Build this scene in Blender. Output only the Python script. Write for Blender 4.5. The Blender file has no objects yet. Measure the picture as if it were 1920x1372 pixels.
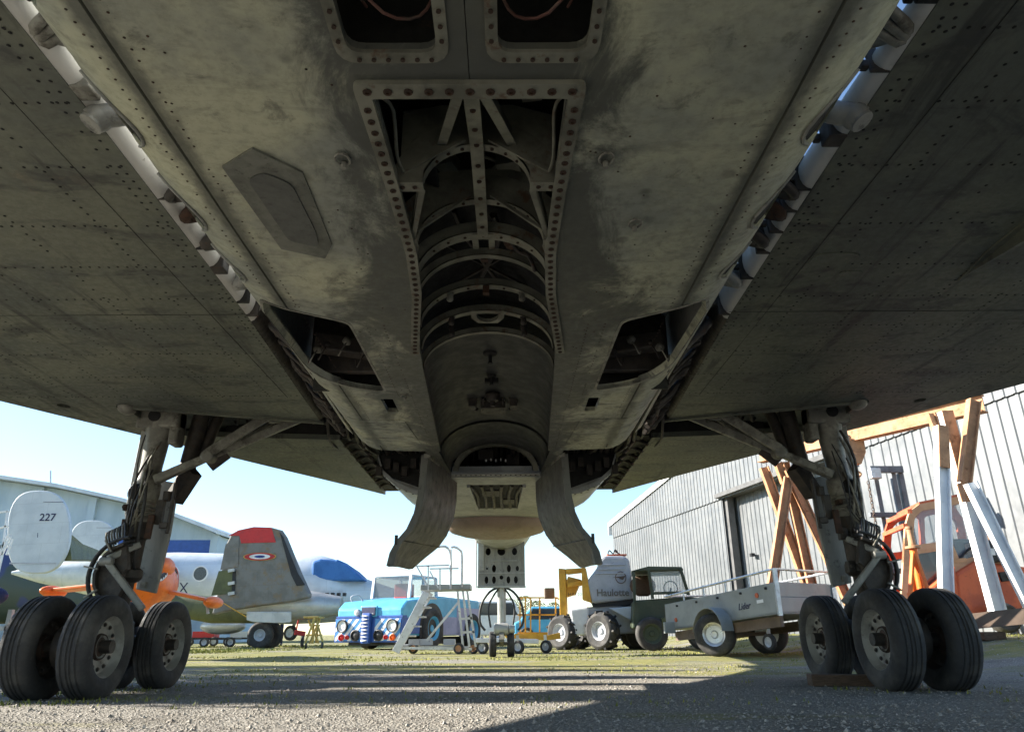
import bpy, bmesh, math, random
from mathutils import Vector as V, Matrix, noise as MN
from mathutils.geometry import delaunay_2d_cdt, intersect_point_tri_2d
RN = random.Random(11)
SC = bpy.context.scene
COL = SC.collection
# ---------------------------------------------------------------- camera
YAW, TILT, ROLL, FPX = .0105, .355, -.0095, 1350.
CAM = V((.088, 0, .40))
CF = V((math.sin(YAW)*math.cos(TILT), math.cos(YAW)*math.cos(TILT), math.sin(TILT)))
_r = V((math.cos(YAW), -math.sin(YAW), 0)); _u = _r.cross(CF)
CR = math.cos(ROLL)*_r + math.sin(ROLL)*_u
CU = -math.sin(ROLL)*_r + math.cos(ROLL)*_u
cd = bpy.data.cameras.new('camera'); cam = bpy.data.objects.new('camera', cd); COL.objects.link(cam)
cam.matrix_world = Matrix(((CR.x, CU.x, -CF.x, CAM.x), (CR.y, CU.y, -CF.y, CAM.y), (CR.z, CU.z, -CF.z, CAM.z), (0, 0, 0, 1)))
cd.sensor_width = 36; cd.lens = FPX/1920*36; cd.clip_start = .05; cd.clip_end = 3000
SC.camera = cam
# ---------------------------------------------------------------- sky and sun
SUN_EL, SUN_AZ = math.radians(25.2), math.radians(-82)      # azimuth from +Y (forward), negative = left
sd = V((math.sin(SUN_AZ)*math.cos(SUN_EL), math.cos(SUN_AZ)*math.cos(SUN_EL), math.sin(SUN_EL)))
w = bpy.data.worlds.new('World'); SC.world = w; w.use_nodes = True
nt = w.node_tree; sky = nt.nodes.new('ShaderNodeTexSky'); sky.sky_type = 'NISHITA'; sky.sun_disc = False
sky.sun_elevation = SUN_EL; sky.sun_rotation = SUN_AZ % (2*math.pi)
sky.air_density = 1.0; sky.dust_density = .15; sky.ozone_density = 2.5
bg = nt.nodes['Background']; nt.links.new(sky.outputs[0], bg.inputs[0]); bg.inputs[1].default_value = .078
sl = bpy.data.lights.new('sun', 'SUN'); so = bpy.data.objects.new('sun', sl); COL.objects.link(so)
sl.energy = 4.8; sl.angle = math.radians(.53); sl.color = (1, .93, .82)
so.rotation_euler = sd.to_track_quat('Z', 'Y').to_euler()
SC.view_settings.view_transform = 'Standard'; SC.view_settings.look = 'None'
SC.view_settings.exposure = 1.95; SC.view_settings.gamma = 1
SC.render.engine = 'CYCLES'; SC.cycles.use_denoising = True; SC.cycles.max_bounces = 7; SC.cycles.diffuse_bounces = 4
SC.cycles.sample_clamp_indirect = 6; SC.cycles.use_adaptive_sampling = True; SC.cycles.adaptive_threshold = .025
# ---------------------------------------------------------------- helpers
def at(x, y, plane, val):
    """point of the place seen at photo position x, y that lies on the plane X / Y / Z = val"""
    d = CF + CR*((x-960)/FPX) - CU*((y-686)/FPX)
    i = 'xyz'.index(plane)
    return CAM + d*((val-CAM[i])/d[i])
def atp(pts, plane, val): return [at(x, y, plane, val) for x, y in pts]

class NT:
    def __init__(s, name):
        s.m = bpy.data.materials.new(name); s.m.use_nodes = True
        s.t = s.m.node_tree; s.b = s.t.nodes['Principled BSDF']; s.tc = s.t.nodes.new('ShaderNodeTexCoord')
        s.vec = s.tc.outputs['Object']
    def L(s, a, b): s.t.links.new(a, b)
    def scaled(s, sx, sy, sz, rot=0):
        n = s.t.nodes.new('ShaderNodeMapping'); n.inputs['Scale'].default_value = (sx, sy, sz); n.inputs['Rotation'].default_value = (0, 0, rot)
        s.L(s.vec, n.inputs[0]); return n.outputs[0]
    def noise(s, scale, detail=6, rough=.6, vec=None, dist=0):
        n = s.t.nodes.new('ShaderNodeTexNoise'); n.inputs['Scale'].default_value = scale; n.inputs['Detail'].default_value = detail
        n.inputs['Roughness'].default_value = rough; n.inputs['Distortion'].default_value = dist
        s.L(vec or s.vec, n.inputs['Vector']); return n.outputs['Fac']
    def step(s, fac, lo, hi, a=0, b=1):
        n = s.t.nodes.new('ShaderNodeMapRange'); n.interpolation_type = 'SMOOTHSTEP'
        for i, v in enumerate((lo, hi, a, b)): n.inputs[i+1].default_value = v
        s.L(fac, n.inputs[0]); return n.outputs[0]
    def mix(s, fac, a, b):
        n = s.t.nodes.new('ShaderNodeMix'); n.data_type = 'RGBA'
        if isinstance(fac, (int, float)): n.inputs[0].default_value = fac
        else: s.L(fac, n.inputs[0])
        for i, c in ((6, a), (7, b)):
            if isinstance(c, tuple): n.inputs[i].default_value = (*c, 1)
            else: s.L(c, n.inputs[i])
        return n.outputs[2]
    def math(s, op, a, b=0.):
        n = s.t.nodes.new('ShaderNodeMath'); n.operation = op
        for i, c in enumerate((a, b)):
            if isinstance(c, (int, float)): n.inputs[i].default_value = c
            else: s.L(c, n.inputs[i])
        return n.outputs[0]
    def xyz(s):
        n = s.t.nodes.new('ShaderNodeSeparateXYZ'); s.L(s.vec, n.inputs[0]); return n.outputs
    def bump(s, h, strength=.3, dist=.01):
        n = s.t.nodes.new('ShaderNodeBump'); n.inputs['Strength'].default_value = strength; n.inputs['Distance'].default_value = dist
        s.L(h, n.inputs['Height']); s.L(n.outputs[0], s.b.inputs['Normal'])
    def done(s, col, rough=.6, metal=0., spec=.4):
        if isinstance(col, tuple): s.b.inputs['Base Color'].default_value = (*col, 1)
        else: s.L(col, s.b.inputs['Base Color'])
        if isinstance(rough, (int, float)): s.b.inputs['Roughness'].default_value = rough
        else: s.L(rough, s.b.inputs['Roughness'])
        s.b.inputs['Metallic'].default_value = metal; s.b.inputs['Specular IOR Level'].default_value = spec
        return s.m
MATS = {}
def paint(name, c, c2=None, scale=3., lo=.42, hi=.62, rough=.55, metal=0., grime=None, gs=18., glo=.6, ghi=.72, bump=.12, bs=30., spec=.4, stretch=None, panel=None):
    """weathered paint: two tones in soft patches, grime specks, fine relief"""
    n = NT(name); c2 = c2 or tuple(x*.72 for x in c)
    vec = n.scaled(*stretch) if stretch else None
    col = n.mix(n.step(n.noise(scale, 7, .62, vec), lo, hi), c, c2)
    g = n.noise(gs, 6, .7)
    col = n.mix(n.step(g, glo, ghi, 0, .75), col, grime or tuple(x*.35 for x in c))
    if panel:
        mp = n.t.nodes.new('ShaderNodeMapping'); mp.inputs['Rotation'].default_value = (math.pi/2, 0, .04); n.L(n.vec, mp.inputs[0])
        br = n.t.nodes.new('ShaderNodeTexBrick'); br.inputs['Scale'].default_value = 1; br.inputs['Mortar Size'].default_value = .008; br.inputs['Brick Width'].default_value = panel[0]; br.inputs['Row Height'].default_value = panel[1]; n.L(mp.outputs[0], br.inputs['Vector'])
        col = n.mix(n.math('MULTIPLY', br.outputs['Fac'], .2), col, tuple(x*.3 for x in c))
    n.bump(n.noise(bs, 5, .6), bump, .004)
    MATS[name] = n.done(col, n.step(g, .3, .75, max(0, rough-.1), min(1, rough+.18)), metal, spec)
    return MATS[name]

class B:
    """collects shapes; build() links them as ONE mesh object"""
    def __init__(s, off=None): s.v = []; s.f = []; s.m = []; s.off = off or V((0, 0, 0)); s.mi = 0
    def add(s, vs, fs):
        o = len(s.v); s.v += [V(p) for p in vs]
        for f in fs: s.f.append([o+i for i in f]); s.m.append(s.mi)
        return s
    def box(s, c, d, rot=None):
        c = V(c); P = []
        for z in (-.5, .5):
            for x, y in ((-.5, -.5), (.5, -.5), (.5, .5), (-.5, .5)):
                p = V((x*d[0], y*d[1], z*d[2])); P.append(c + (rot @ p if rot else p))
        return s.add(P, [(3, 2, 1, 0), (4, 5, 6, 7), (0, 1, 5, 4), (1, 2, 6, 5), (2, 3, 7, 6), (3, 0, 4, 7)])
    def bar(s, a, b, w, h=None, up=(0, 0, 1), taper=1.):
        a = V(a); b = V(b); d = (b-a).normalized(); up = V(up)
        if abs(d.dot(up)) > .97: up = V((0, 1, 0))
        x = d.cross(up).normalized(); y = x.cross(d); h = h or w; P = []
        for c, k in ((a, 1), (b, taper)):
            P += [c-x*w/2*k-y*h/2*k, c+x*w/2*k-y*h/2*k, c+x*w/2*k+y*h/2*k, c-x*w/2*k+y*h/2*k]
        return s.add(P, [(3, 2, 1, 0), (4, 5, 6, 7), (0, 1, 5, 4), (1, 2, 6, 5), (2, 3, 7, 6), (3, 0, 4, 7)])
    def rings(s, R_, closed=True, caps=True):
        n = len(R_[0]); P = [p for r in R_ for p in r]; F = []
        for i in range(len(R_)-1):
            for j in range(n if closed else n-1):
                k = (j+1) % n; F.append((i*n+j, i*n+k, (i+1)*n+k, (i+1)*n+j))
        if caps and closed: F += [tuple(range(n-1, -1, -1)), tuple(range((len(R_)-1)*n, len(R_)*n))]
        return s.add(P, F)
    def lathe(s, prof, o, ax, n=24, caps=True, up=(0, 0, 1)):
        """prof: (radius, distance along axis)"""
        o = V(o); ax = V(ax).normalized(); up = V(up)
        if abs(ax.dot(up)) > .95: up = V((0, 1, 0))
        x = ax.cross(up).normalized(); y = x.cross(ax)
        return s.rings([[o+ax*t+(x*math.cos(2*math.pi*j/n)+y*math.sin(2*math.pi*j/n))*max(r, 1e-4) for j in range(n)] for r, t in prof], True, caps)
    def cyl(s, a, b, r, r2=None, n=12):
        a = V(a); b = V(b); return s.lathe([(r, 0), (r if r2 is None else r2, (b-a).length)], a, b-a, n)
    def tube(s, pts, r, n=7, sub=3):
        pts = [V(p) for p in pts]
        if sub > 1 and len(pts) > 2:
            Q = []
            for i in range(len(pts)-1):
                p0, p1, p2, p3 = pts[max(0, i-1)], pts[i], pts[i+1], pts[min(len(pts)-1, i+2)]
                for k in range(sub):
                    t = k/sub; Q.append(.5*((2*p1)+(p2-p0)*t+(2*p0-5*p1+4*p2-p3)*t*t+(3*p1-p0-3*p2+p3)*t**3))
            pts = Q+[pts[-1]]
        R_ = []; x = None
        for i, p in enumerate(pts):
            d = (pts[min(i+1, len(pts)-1)]-pts[max(i-1, 0)]).normalized()
            if x is None: x = d.cross(V((0, 0, 1)) if abs(d.z) < .9 else V((0, 1, 0))).normalized()
            else: x = (x-d*x.dot(d)).normalized()
            y = d.cross(x); rr = r[min(i, len(r)-1)] if isinstance(r, (list, tuple)) else r
            R_.append([p+(x*math.cos(2*math.pi*j/n)+y*math.sin(2*math.pi*j/n))*rr for j in range(n)])
        return s.rings(R_)
    def prism(s, pts, d):
        pts = [V(p) for p in pts]; d = V(d); n = len(pts)
        nrm = V((0, 0, 0))
        for i in range(n): nrm += pts[i].cross(pts[(i+1) % n])
        if nrm.dot(d) > 0: pts.reverse()
        return s.add(pts+[p+d for p in pts], [tuple(range(n)), tuple(range(2*n-1, n-1, -1))]+[(i, i+n, (i+1) % n+n, (i+1) % n) for i in range(n)])
    def disc(s, c, nrm, r, t=.004, n=12): 
        c = V(c); nrm = V(nrm).normalized(); return s.cyl(c, c+nrm*t, r, None, n)
    def ell(s, c, r, n=16, k=10, rot=None):
        c = V(c); R_ = []
        for i in range(1, k):
            a = math.pi*i/k; R_.append([c+(rot @ p if rot else p) for p in [V((r[0]*math.sin(a)*math.cos(2*math.pi*j/n), r[1]*math.sin(a)*math.sin(2*math.pi*j/n), -r[2]*math.cos(a))) for j in range(n)]])
        return s.rings(R_)
    def build(s, name, mat, parent=None, smooth=0, bevel=0, **props):
        me = bpy.data.meshes.new(name); me.from_pydata([p-s.off for p in s.v], [], s.f)
        if isinstance(mat, (list, tuple)):
            for m in mat: me.materials.append(m)
            me.polygons.foreach_set('material_index', s.m)
        else: me.materials.append(mat)
        bm = bmesh.new(); bm.from_mesh(me); bmesh.ops.recalc_face_normals(bm, faces=bm.faces); bm.to_mesh(me); bm.free()
        if smooth:
            me.polygons.foreach_set('use_smooth', [True]*len(me.polygons)); me.set_sharp_from_angle(angle=math.radians(smooth))
        o = bpy.data.objects.new(name, me); COL.objects.link(o)
        if parent: o.parent = parent
        else: o.location = s.off
        if bevel:
            md = o.modifiers.new('bevel', 'BEVEL'); md.width = bevel; md.segments = 2; md.limit_method = 'ANGLE'; md.angle_limit = math.radians(40)
        for k, v in props.items(): o[k] = v
        return o
def thing(name, label, cat, loc=(0, 0, 0), rz=0., group=None):
    o = bpy.data.objects.new(name, None); COL.objects.link(o); o.location = loc; o.rotation_euler = (0, 0, rz)
    o.empty_display_size = .2; o['label'] = label; o['category'] = cat
    if group: o['group'] = group
    return o
def tag(o, label, cat, group=None):
    o['label'] = label; o['category'] = cat
    if group: o['group'] = group
    return o
def share(o, loc, rot=None, name=None):
    """another piece with the same mesh data, under the same parent"""
    c = o.copy(); c.name = name or o.name.split('.')[0]; COL.objects.link(c); c.location = loc
    if rot is not None: c.rotation_euler = rot
    return c
def dup(o, parent=None):
    c = o.copy(); COL.objects.link(c); c.parent = parent
    for ch in list(o.children): dup(ch, c)
    return c
def text(s, size, mat, parent, loc, rot, name='lettering', ext=.003, off=V((0, 0, 0)), shear=0., sx=1., bold=0.):
    cu = bpy.data.curves.new('t', 'FONT'); cu.body = s; cu.size = size; cu.extrude = ext; cu.align_x = 'CENTER'; cu.align_y = 'CENTER'; cu.shear = shear; cu.offset = bold
    cu.resolution_u = 3
    t = bpy.data.objects.new('t', cu); COL.objects.link(t); dg = bpy.context.evaluated_depsgraph_get()
    me = bpy.data.meshes.new_from_object(t.evaluated_get(dg)); bpy.data.objects.remove(t)
    o = bpy.data.objects.new(name, me); me.materials.clear(); me.materials.append(mat); COL.objects.link(o)
    o.parent = parent; o.location = V(loc)-off; o.rotation_euler = rot; o.scale = (sx, 1, 1); return o
def inside(p, poly):
    x, y = p; c = False; n = len(poly)
    for i in range(n):
        x1, y1 = poly[i]; x2, y2 = poly[(i+1) % n]
        if (y1 > y) != (y2 > y) and x < (x2-x1)*(y-y1)/(y2-y1)+x1: c = not c
    return c
def rounded(poly, r, k=4):
    """polygon with rounded corners"""
    out = []; n = len(poly)
    for i in range(n):
        p = V(poly[i]); a = V(poly[i-1])-p; b = V(poly[(i+1) % n])-p
        ra = min(r, a.length*.45, b.length*.45); a = p+a.normalized()*ra; b = p+b.normalized()*ra
        for j in range(k+1):
            t = j/k; q = a*(1-t)**2+p*2*t*(1-t)+b*t*t; out.append((q.x, q.y))
    return out
def skin(bb, outline, holes, fn, up, grid=.08):
    """sheet with holes: 2D outline mapped to 3D by fn(x, y); every free edge is turned inward along up(p)"""
    vs = []; es = []
    for poly in [outline]+holes:
        o = len(vs); n = len(poly); m = []
        for i in range(n):
            a = V(poly[i]); b = V(poly[(i+1) % n]); k = max(1, int((b-a).length/grid))
            for j in range(k): m.append(a+(b-a)*(j/k))
        vs += m; es += [(o+i, o+(i+1) % len(m)) for i in range(len(m))]
    xs = [p[0] for p in outline]; ys = [p[1] for p in outline]
    x = min(xs)+grid/2
    while x < max(xs):
        y = min(ys)+grid/2
        while y < max(ys):
            if inside((x, y), outline) and not any(inside((x, y), h) for h in holes): vs.append(V((x, y)))
            y += grid
        x += grid
    r = delaunay_2d_cdt([V((p[0], p[1])) for p in vs], es, [], 0, 1e-5)
    P = r[0]; T = []
    for f in r[2]:
        c = sum((P[i] for i in f), V((0, 0)))/len(f)
        if inside(c, outline) and not any(inside(c, h) for h in holes): T.append(tuple(f))
    Q = [V(fn(p.x, p.y)) for p in P]; bb.add(Q, T)
    cnt = {}
    for f in T:
        for i in range(len(f)):
            a, b = f[i], f[(i+1) % len(f)]; k = (min(a, b), max(a, b)); cnt[k] = cnt.get(k, 0)+1
    for (a, b), k in cnt.items():
        if k == 1:
            ua = V(up(Q[a])); ub = V(up(Q[b])); bb.add([Q[a], Q[b], Q[b]+ub, Q[a]+ua], [(0, 1, 2, 3)])
    return bb
def sm(t): t = max(0, min(1, t)); return t*t*(3-2*t)
def lerp_tab(tab, y):
    if y <= tab[0][0]: return tab[0][1]
    for (a, b), (c, d) in zip(tab, tab[1:]):
        if y <= c: return b+(d-b)*(y-a)/(c-a)
    return tab[-1][1]
# ================================================================ materials
def belly_mat(name, kind):
    n = NT(name); X, Y, Z = n.xyz(); ax = n.math('ABSOLUTE', X)
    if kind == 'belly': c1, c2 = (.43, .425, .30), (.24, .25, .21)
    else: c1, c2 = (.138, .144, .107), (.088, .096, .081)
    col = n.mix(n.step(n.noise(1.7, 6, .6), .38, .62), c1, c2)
    if kind == 'belly':
        # grime along the centre, ragged at its edge; oily smears running across
        side = n.math('ADD', n.math('MULTIPLY', n.math('SUBTRACT', .60, ax), .95), n.math('MULTIPLY', n.step(Y, -4.2, -2.9), .27))
        g = n.math('ADD', n.math('MULTIPLY', n.noise(2.6, 12, .74, n.scaled(1, .8, 1), .7), 1.3), side)
        col = n.mix(n.step(g, .76, 1.0, 0, .9), col, (.05, .052, .046))
        sm_ = n.noise(3.1, 10, .72, n.scaled(.7, 2.6, 1, .22), .8)
        fw = n.step(Y, -3.9, -2.2)
        col = n.mix(n.math('MULTIPLY', n.step(sm_, .52, .62, 0, .8), n.math('ADD', n.math('MULTIPLY', fw, .7), .25)), col, (.062, .066, .063))
        # blotches round old fittings
        vo = n.t.nodes.new('ShaderNodeTexVoronoi'); vo.inputs['Scale'].default_value = 7; n.L(n.scaled(1, 1, .01), vo.inputs['Vector'])
        blot = n.math('MULTIPLY', n.step(vo.outputs['Distance'], .10, .22, 1, 0), n.step(n.noise(1.6, 3, .5), .50, .6))
        col = n.mix(n.math('MULTIPLY', blot, .7), col, (.06, .06, .05))
        # dirt gathered at the long seam
        seam = n.math('ABSOLUTE', n.math('SUBTRACT', ax, .885))
        sg = n.math('SUBTRACT', n.math('MULTIPLY', n.noise(9, 6, .7, n.scaled(1, .5, 1)), .11), seam)
        col = n.mix(n.step(sg, -.01, .045, 0, .8), col, (.05, .052, .045))
    else:
        st = n.noise(2.0, 7, .7, n.scaled(3.2, .32, 1, .05), .4); col = n.mix(n.step(st, .53, .66, 0, .85), col, (.03, .031, .028))
        g = n.noise(2.3, 8, .66, n.scaled(1, 2.2, 1), .5)
        col = n.mix(n.step(g, .52, .66, 0, .8), col, (.034, .035, .033))
        g2 = n.noise(4.6, 5, .6, n.scaled(1.4, .55, 1), .3)
        col = n.mix(n.step(g2, .66, .76, 0, .8), col, (.03, .03, .03))
        edge = n.noise(5, 6, .65); col = n.mix(n.step(edge, .62, .8, 0, .5), col, (.20, .15, .10))
    spk = n.noise(85, 4, .7); col = n.mix(n.step(spk, .66, .74, 0, .8), col, (.035, .035, .03))
    mot = n.noise(9, 8, .72, None, .4); col = n.mix(n.step(mot, .55, .68, 0, .55), col, (.075, .075, .06))
    fine = n.noise(26, 6, .7); col = n.mix(n.step(fine, .4, .75, 0, .35), col, (.09, .09, .075))
    n.bump(n.math('ADD', n.noise(3.5, 3, .5), n.math('MULTIPLY', n.noise(60, 4, .6), .12)), .35, .012)
    MATS[name] = n.done(col, n.step(fine, .3, .7, .42, .68), 0, .35)
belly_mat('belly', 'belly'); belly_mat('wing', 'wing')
paint('bay_metal', (.20, .197, .155), (.11, .108, .085), 5, .4, .62, .55, .25, (.10, .045, .022), 14, .55, .7)
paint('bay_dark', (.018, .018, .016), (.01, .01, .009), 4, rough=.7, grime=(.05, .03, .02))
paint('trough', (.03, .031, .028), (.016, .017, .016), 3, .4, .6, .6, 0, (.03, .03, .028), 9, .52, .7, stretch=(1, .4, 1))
paint('doubler', (.15, .152, .125), (.085, .087, .072), 6, .38, .6, .55, 0, (.05, .05, .04), 22, .55, .7); paint('cover', (.085, .087, .078), (.065, .067, .06), 5, rough=.5, grime=(.04, .04, .035), gs=30)
paint('rust_bolt', (.055, .026, .014), (.03, .018, .012), 30, rough=.8)
paint('cable', (.16, .075, .06), (.13, .11, .09), 12, rough=.6)
paint('hull', (.36, .37, .35), (.25, .26, .25), 2, rough=.45, metal=.2)
paint('root_white', (.54, .53, .50), (.42, .41, .385), 5, .5, .7, .4, 0, (.10, .08, .06), 16, .66, .74)
paint('leg_grey', (.235, .23, .195), (.145, .14, .12), 9, .4, .6, .5, .15, (.045, .035, .025), 11, .5, .68)
paint('leg_dark', (.05, .042, .035), (.03, .027, .025), 14, rough=.55, metal=.2, grime=(.09, .04, .022), gs=25)
paint('door_grey', (.27, .27, .245), (.20, .2, .185), 4, .4, .6, .5, .2, (.06, .06, .055), 13, .56, .7, stretch=(2.5, 2.5, .5))
paint('tyre', (.03, .03, .031), (.075, .071, .064), 4, .42, .7, .78, 0, (.085, .08, .07), 20, .58, .75, .35, 60)
paint('rim', (.30, .29, .255), (.21, .2, .175), 8, .4, .6, .55, .1, (.07, .05, .035), 12, .56, .7)
paint('hub_rust', (.055, .033, .024), (.03, .022, .018), 18, rough=.75)
paint('rubber', (.022, .022, .023), (.03, .03, .03), 20, rough=.5)
paint('bay_door', (.125, .125, .115), (.09, .09, .083), 4, .4, .6, .5, .2, (.05, .05, .045), 13, .56, .7, stretch=(2.5, 2.5, .5))
paint('web', (.17, .168, .13), (.085, .085, .065), 6, rough=.6, grime=(.1, .05, .03))
paint('radome', (.27, .195, .155), (.22, .16, .125), 3, rough=.5, grime=(.2, .14, .1))
paint('wood', (.11, .07, .045), (.07, .045, .03), 12, rough=.85, stretch=(1, 8, 8))
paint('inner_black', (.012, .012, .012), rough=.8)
# ================================================================ ground
def gz(x, y): return .30*sm((x-4.3)/3.2)*sm((y-5.5)/5)*(1-.6*sm((y-26)/20))+.012*MN.noise(V((x*.6, y*.6, 0)))*(1-sm((math.hypot(x, y)-60)/40))*sm((abs(abs(x)-3.05)-.5)/.6 if 4.8 < y < 7.4 else 1)
def ground():
    def axis(dense, step, far):
        a = []; x = dense[0]
        while x <= dense[1]+1e-6: a.append(x); x += step
        s_ = step; x = dense[1]
        while x < far: s_ *= 1.35; x += s_; a.append(x)
        s_ = step; x = dense[0]; pre = []
        while x > -far: s_ *= 1.35; x -= s_; pre.append(x)
        return pre[::-1]+a
    xs = axis((-14, 16), .3, 900); ys = axis((-4, 40), .3, 1500)
    b = B(); n = len(xs)
    b.add([(x, y, gz(x, y) if abs(x) < 120 and abs(y) < 120 else 0) for y in ys for x in xs], [(j*n+i, j*n+i+1, (j+1)*n+i+1, (j+1)*n+i) for j in range(len(ys)-1) for i in range(n-1)])
    k = NT('gravel_ground')
    base = k.mix(k.step(k.noise(55, 5, .7), .35, .65), (.25, .235, .205), (.42, .395, .355))
    vo = k.t.nodes.new('ShaderNodeTexVoronoi'); vo.inputs['Scale'].default_value = 62; k.L(k.vec, vo.inputs['Vector'])
    base = k.mix(k.step(vo.outputs['Distance'], .25, .6, 0, .55), base, (.13, .12, .105))
    X, Y, Z = k.xyz()
    far = k.step(Y, 5.5, 10.5, 0, .16)
    moss = k.math('ADD', k.noise(.55, 7, .68, k.scaled(.55, 1.3, 1)), far)
    moss = k.math('ADD', moss, k.math('MULTIPLY', k.noise(26, 4, .7), .16))
    base = k.mix(k.step(moss, .60, .76, 0, .9), base, k.mix(k.step(k.noise(3, 5, .6), .4, .6), (.27, .25, .075), (.19, .20, .06)))
    wet = k.noise(.9, 5, .6); base = k.mix(k.step(wet, .5, .66, 0, .5), base, (.12, .108, .09))
    k.bump(k.math('ADD', vo.outputs['Distance'], k.noise(30, 5, .7)), .9, .02)
    o = b.build('ground', k.done(base, .95, 0, .2), smooth=60); o['kind'] = 'structure'
    # loose stones near the camera
    g = B(); m = MATS['stone'] = None
    st = NT('stone'); oi = st.noise(9, 3, .6)
    stm = st.done(st.mix(st.step(st.noise(40, 2, .5), .35, .65), (.17, .15, .13), (.40, .365, .32)), .9, 0, .2)
    for i in range(30000):
        y = 2.9+7.5*RN.random()**1.7; x = RN.uniform(-.82, .82)*y
        s = RN.uniform(.0035, .0085)*(1 if RN.random() < .95 else 2.2); c = V((x, y, gz(x, y)+s*.2)); a = RN.random()*6.3
        e = [V((math.cos(a+q*1.57)*s*RN.uniform(.7, 1.3), math.sin(a+q*1.57)*s*RN.uniform(.7, 1.3), 0))+c for q in range(4)]
        g.add(e+[c+V((0, 0, s*RN.uniform(.5, .9)))], [(0, 1, 4), (1, 2, 4), (2, 3, 4), (3, 0, 4)])
    o = g.build('loose_gravel', stm); o['kind'] = 'stuff'; o['label'] = 'loose grey gravel strewn over the ground under the aircraft'; o['category'] = 'gravel'
    # grass and moss tufts
    gr = B(); patches = []
    for i in range(150):
        y = 4.6+RN.random()**.8*26; x = RN.uniform(-.85, .85)*y
        if MN.noise(V((x*.25, y*.5, 3.3)))+.02*y > (.15 if y < 9 else .2): patches.append((x, y, RN.uniform(.25, 1.1)))
    patches += [(-3.4, 5.0, .5), (-3.9, 5.6, .6), (-3.6, 4.8, .5), (-3.0, 5.1, .35), (-4.3, 6.2, .7), (-2.5, 5.3, .3), (-3.4, 6.1, .5), (-3.0, 6.1, .4)]*2
    for i in range(14): patches.append((RN.uniform(-10.5, -7), RN.uniform(19, 24), 1.0))
    for i in range(8): patches.append((RN.uniform(-2, 7), RN.uniform(11, 19), .9))
    for i in range(40): patches.append((RN.uniform(-6, 6), RN.uniform(4.5, 10), RN.uniform(.05, .14)))
    for px, py, pr in patches:
        for k_ in range(int(110*pr)):
            a = RN.random()*6.3; r = pr*RN.random()**.6; x = px+r*math.cos(a)*1.4; y = py+r*math.sin(a)*.6
            h = RN.uniform(.012, .034)*(1.5 if x < -7 else 1)*(1+y*.02); b_ = RN.random()*6.3; wd = .003+.0007*y; d = V((math.cos(b_)*wd, math.sin(b_)*wd, 0)); q = V((x, y, gz(x, y)-.004))
            gr.add([q-d, q+d, q+V((RN.uniform(-.5, .5)*h, RN.uniform(-.5, .5)*h, h))], [(0, 1, 2)])
    gm = NT('grass'); gmat = gm.done(gm.mix(gm.step(gm.noise(1.3, 4, .6), .4, .6), (.24, .23, .05), (.13, .16, .035)), .8, 0, .2)
    o = gr.build('grass', gmat); o['kind'] = 'stuff'; o['label'] = 'thin patches of short grass growing through the gravel'; o['category'] = 'grass'
ground()
# ================================================================ the bomber overhead
OF = V((0, 6, 0))
AIR = thing('bomber_aircraft', 'large weathered delta wing jet bomber overhead, seen from underneath between its main wheels', 'aircraft', OF)
M = MATS
def zb(x):
    a = abs(x)
    if a < .87: return 1.75+.02*(a/.87)**2
    d = min(a-.87, .2535); r = .27
    return 1.77+r-math.sqrt(r*r-d*d)
BAYW = [(1.53, .258), (2.4, .245), (2.8, .275), (3.42, .345), (3.72, .36), (5.7, .43)]
bay = [(-lerp_tab(BAYW, y), y) for y in (1.56, 2.0, 2.4, 2.8, 3.42, 3.72, 4.5, 5.3, 5.75)]
bay = bay+[(-x, y) for x, y in bay[::-1]]
def mx(poly): return [(-x, y) for x, y in poly]
AFT = rounded([(.072, .55), (.072, 1.405), (.298, 1.405), (.302, .55)], .045)
MID = rounded([(.985, 2.90), (.64, 3.08), (.63, 4.09), (.80, 4.03), (1.045, 3.83), (1.075, 3.2)], .05)
SQ = [(.605, 4.24), (.68, 4.24), (.68, 4.52), (.605, 4.52)]
def lens(y0, y1, k=9): return [(1.108, y0)]+[(1.108-.115*math.sin(math.pi*(i/k)**1.35)**.8, y0+(y1-y0)*i/k) for i in range(1, k)]+[(1.108, y1)]
SLOTS = [lens(1.55, 1.92), lens(2.02, 2.42), lens(2.5, 2.82), lens(.95, 1.4)]
upz = lambda p: (0, 0, .03)
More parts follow.
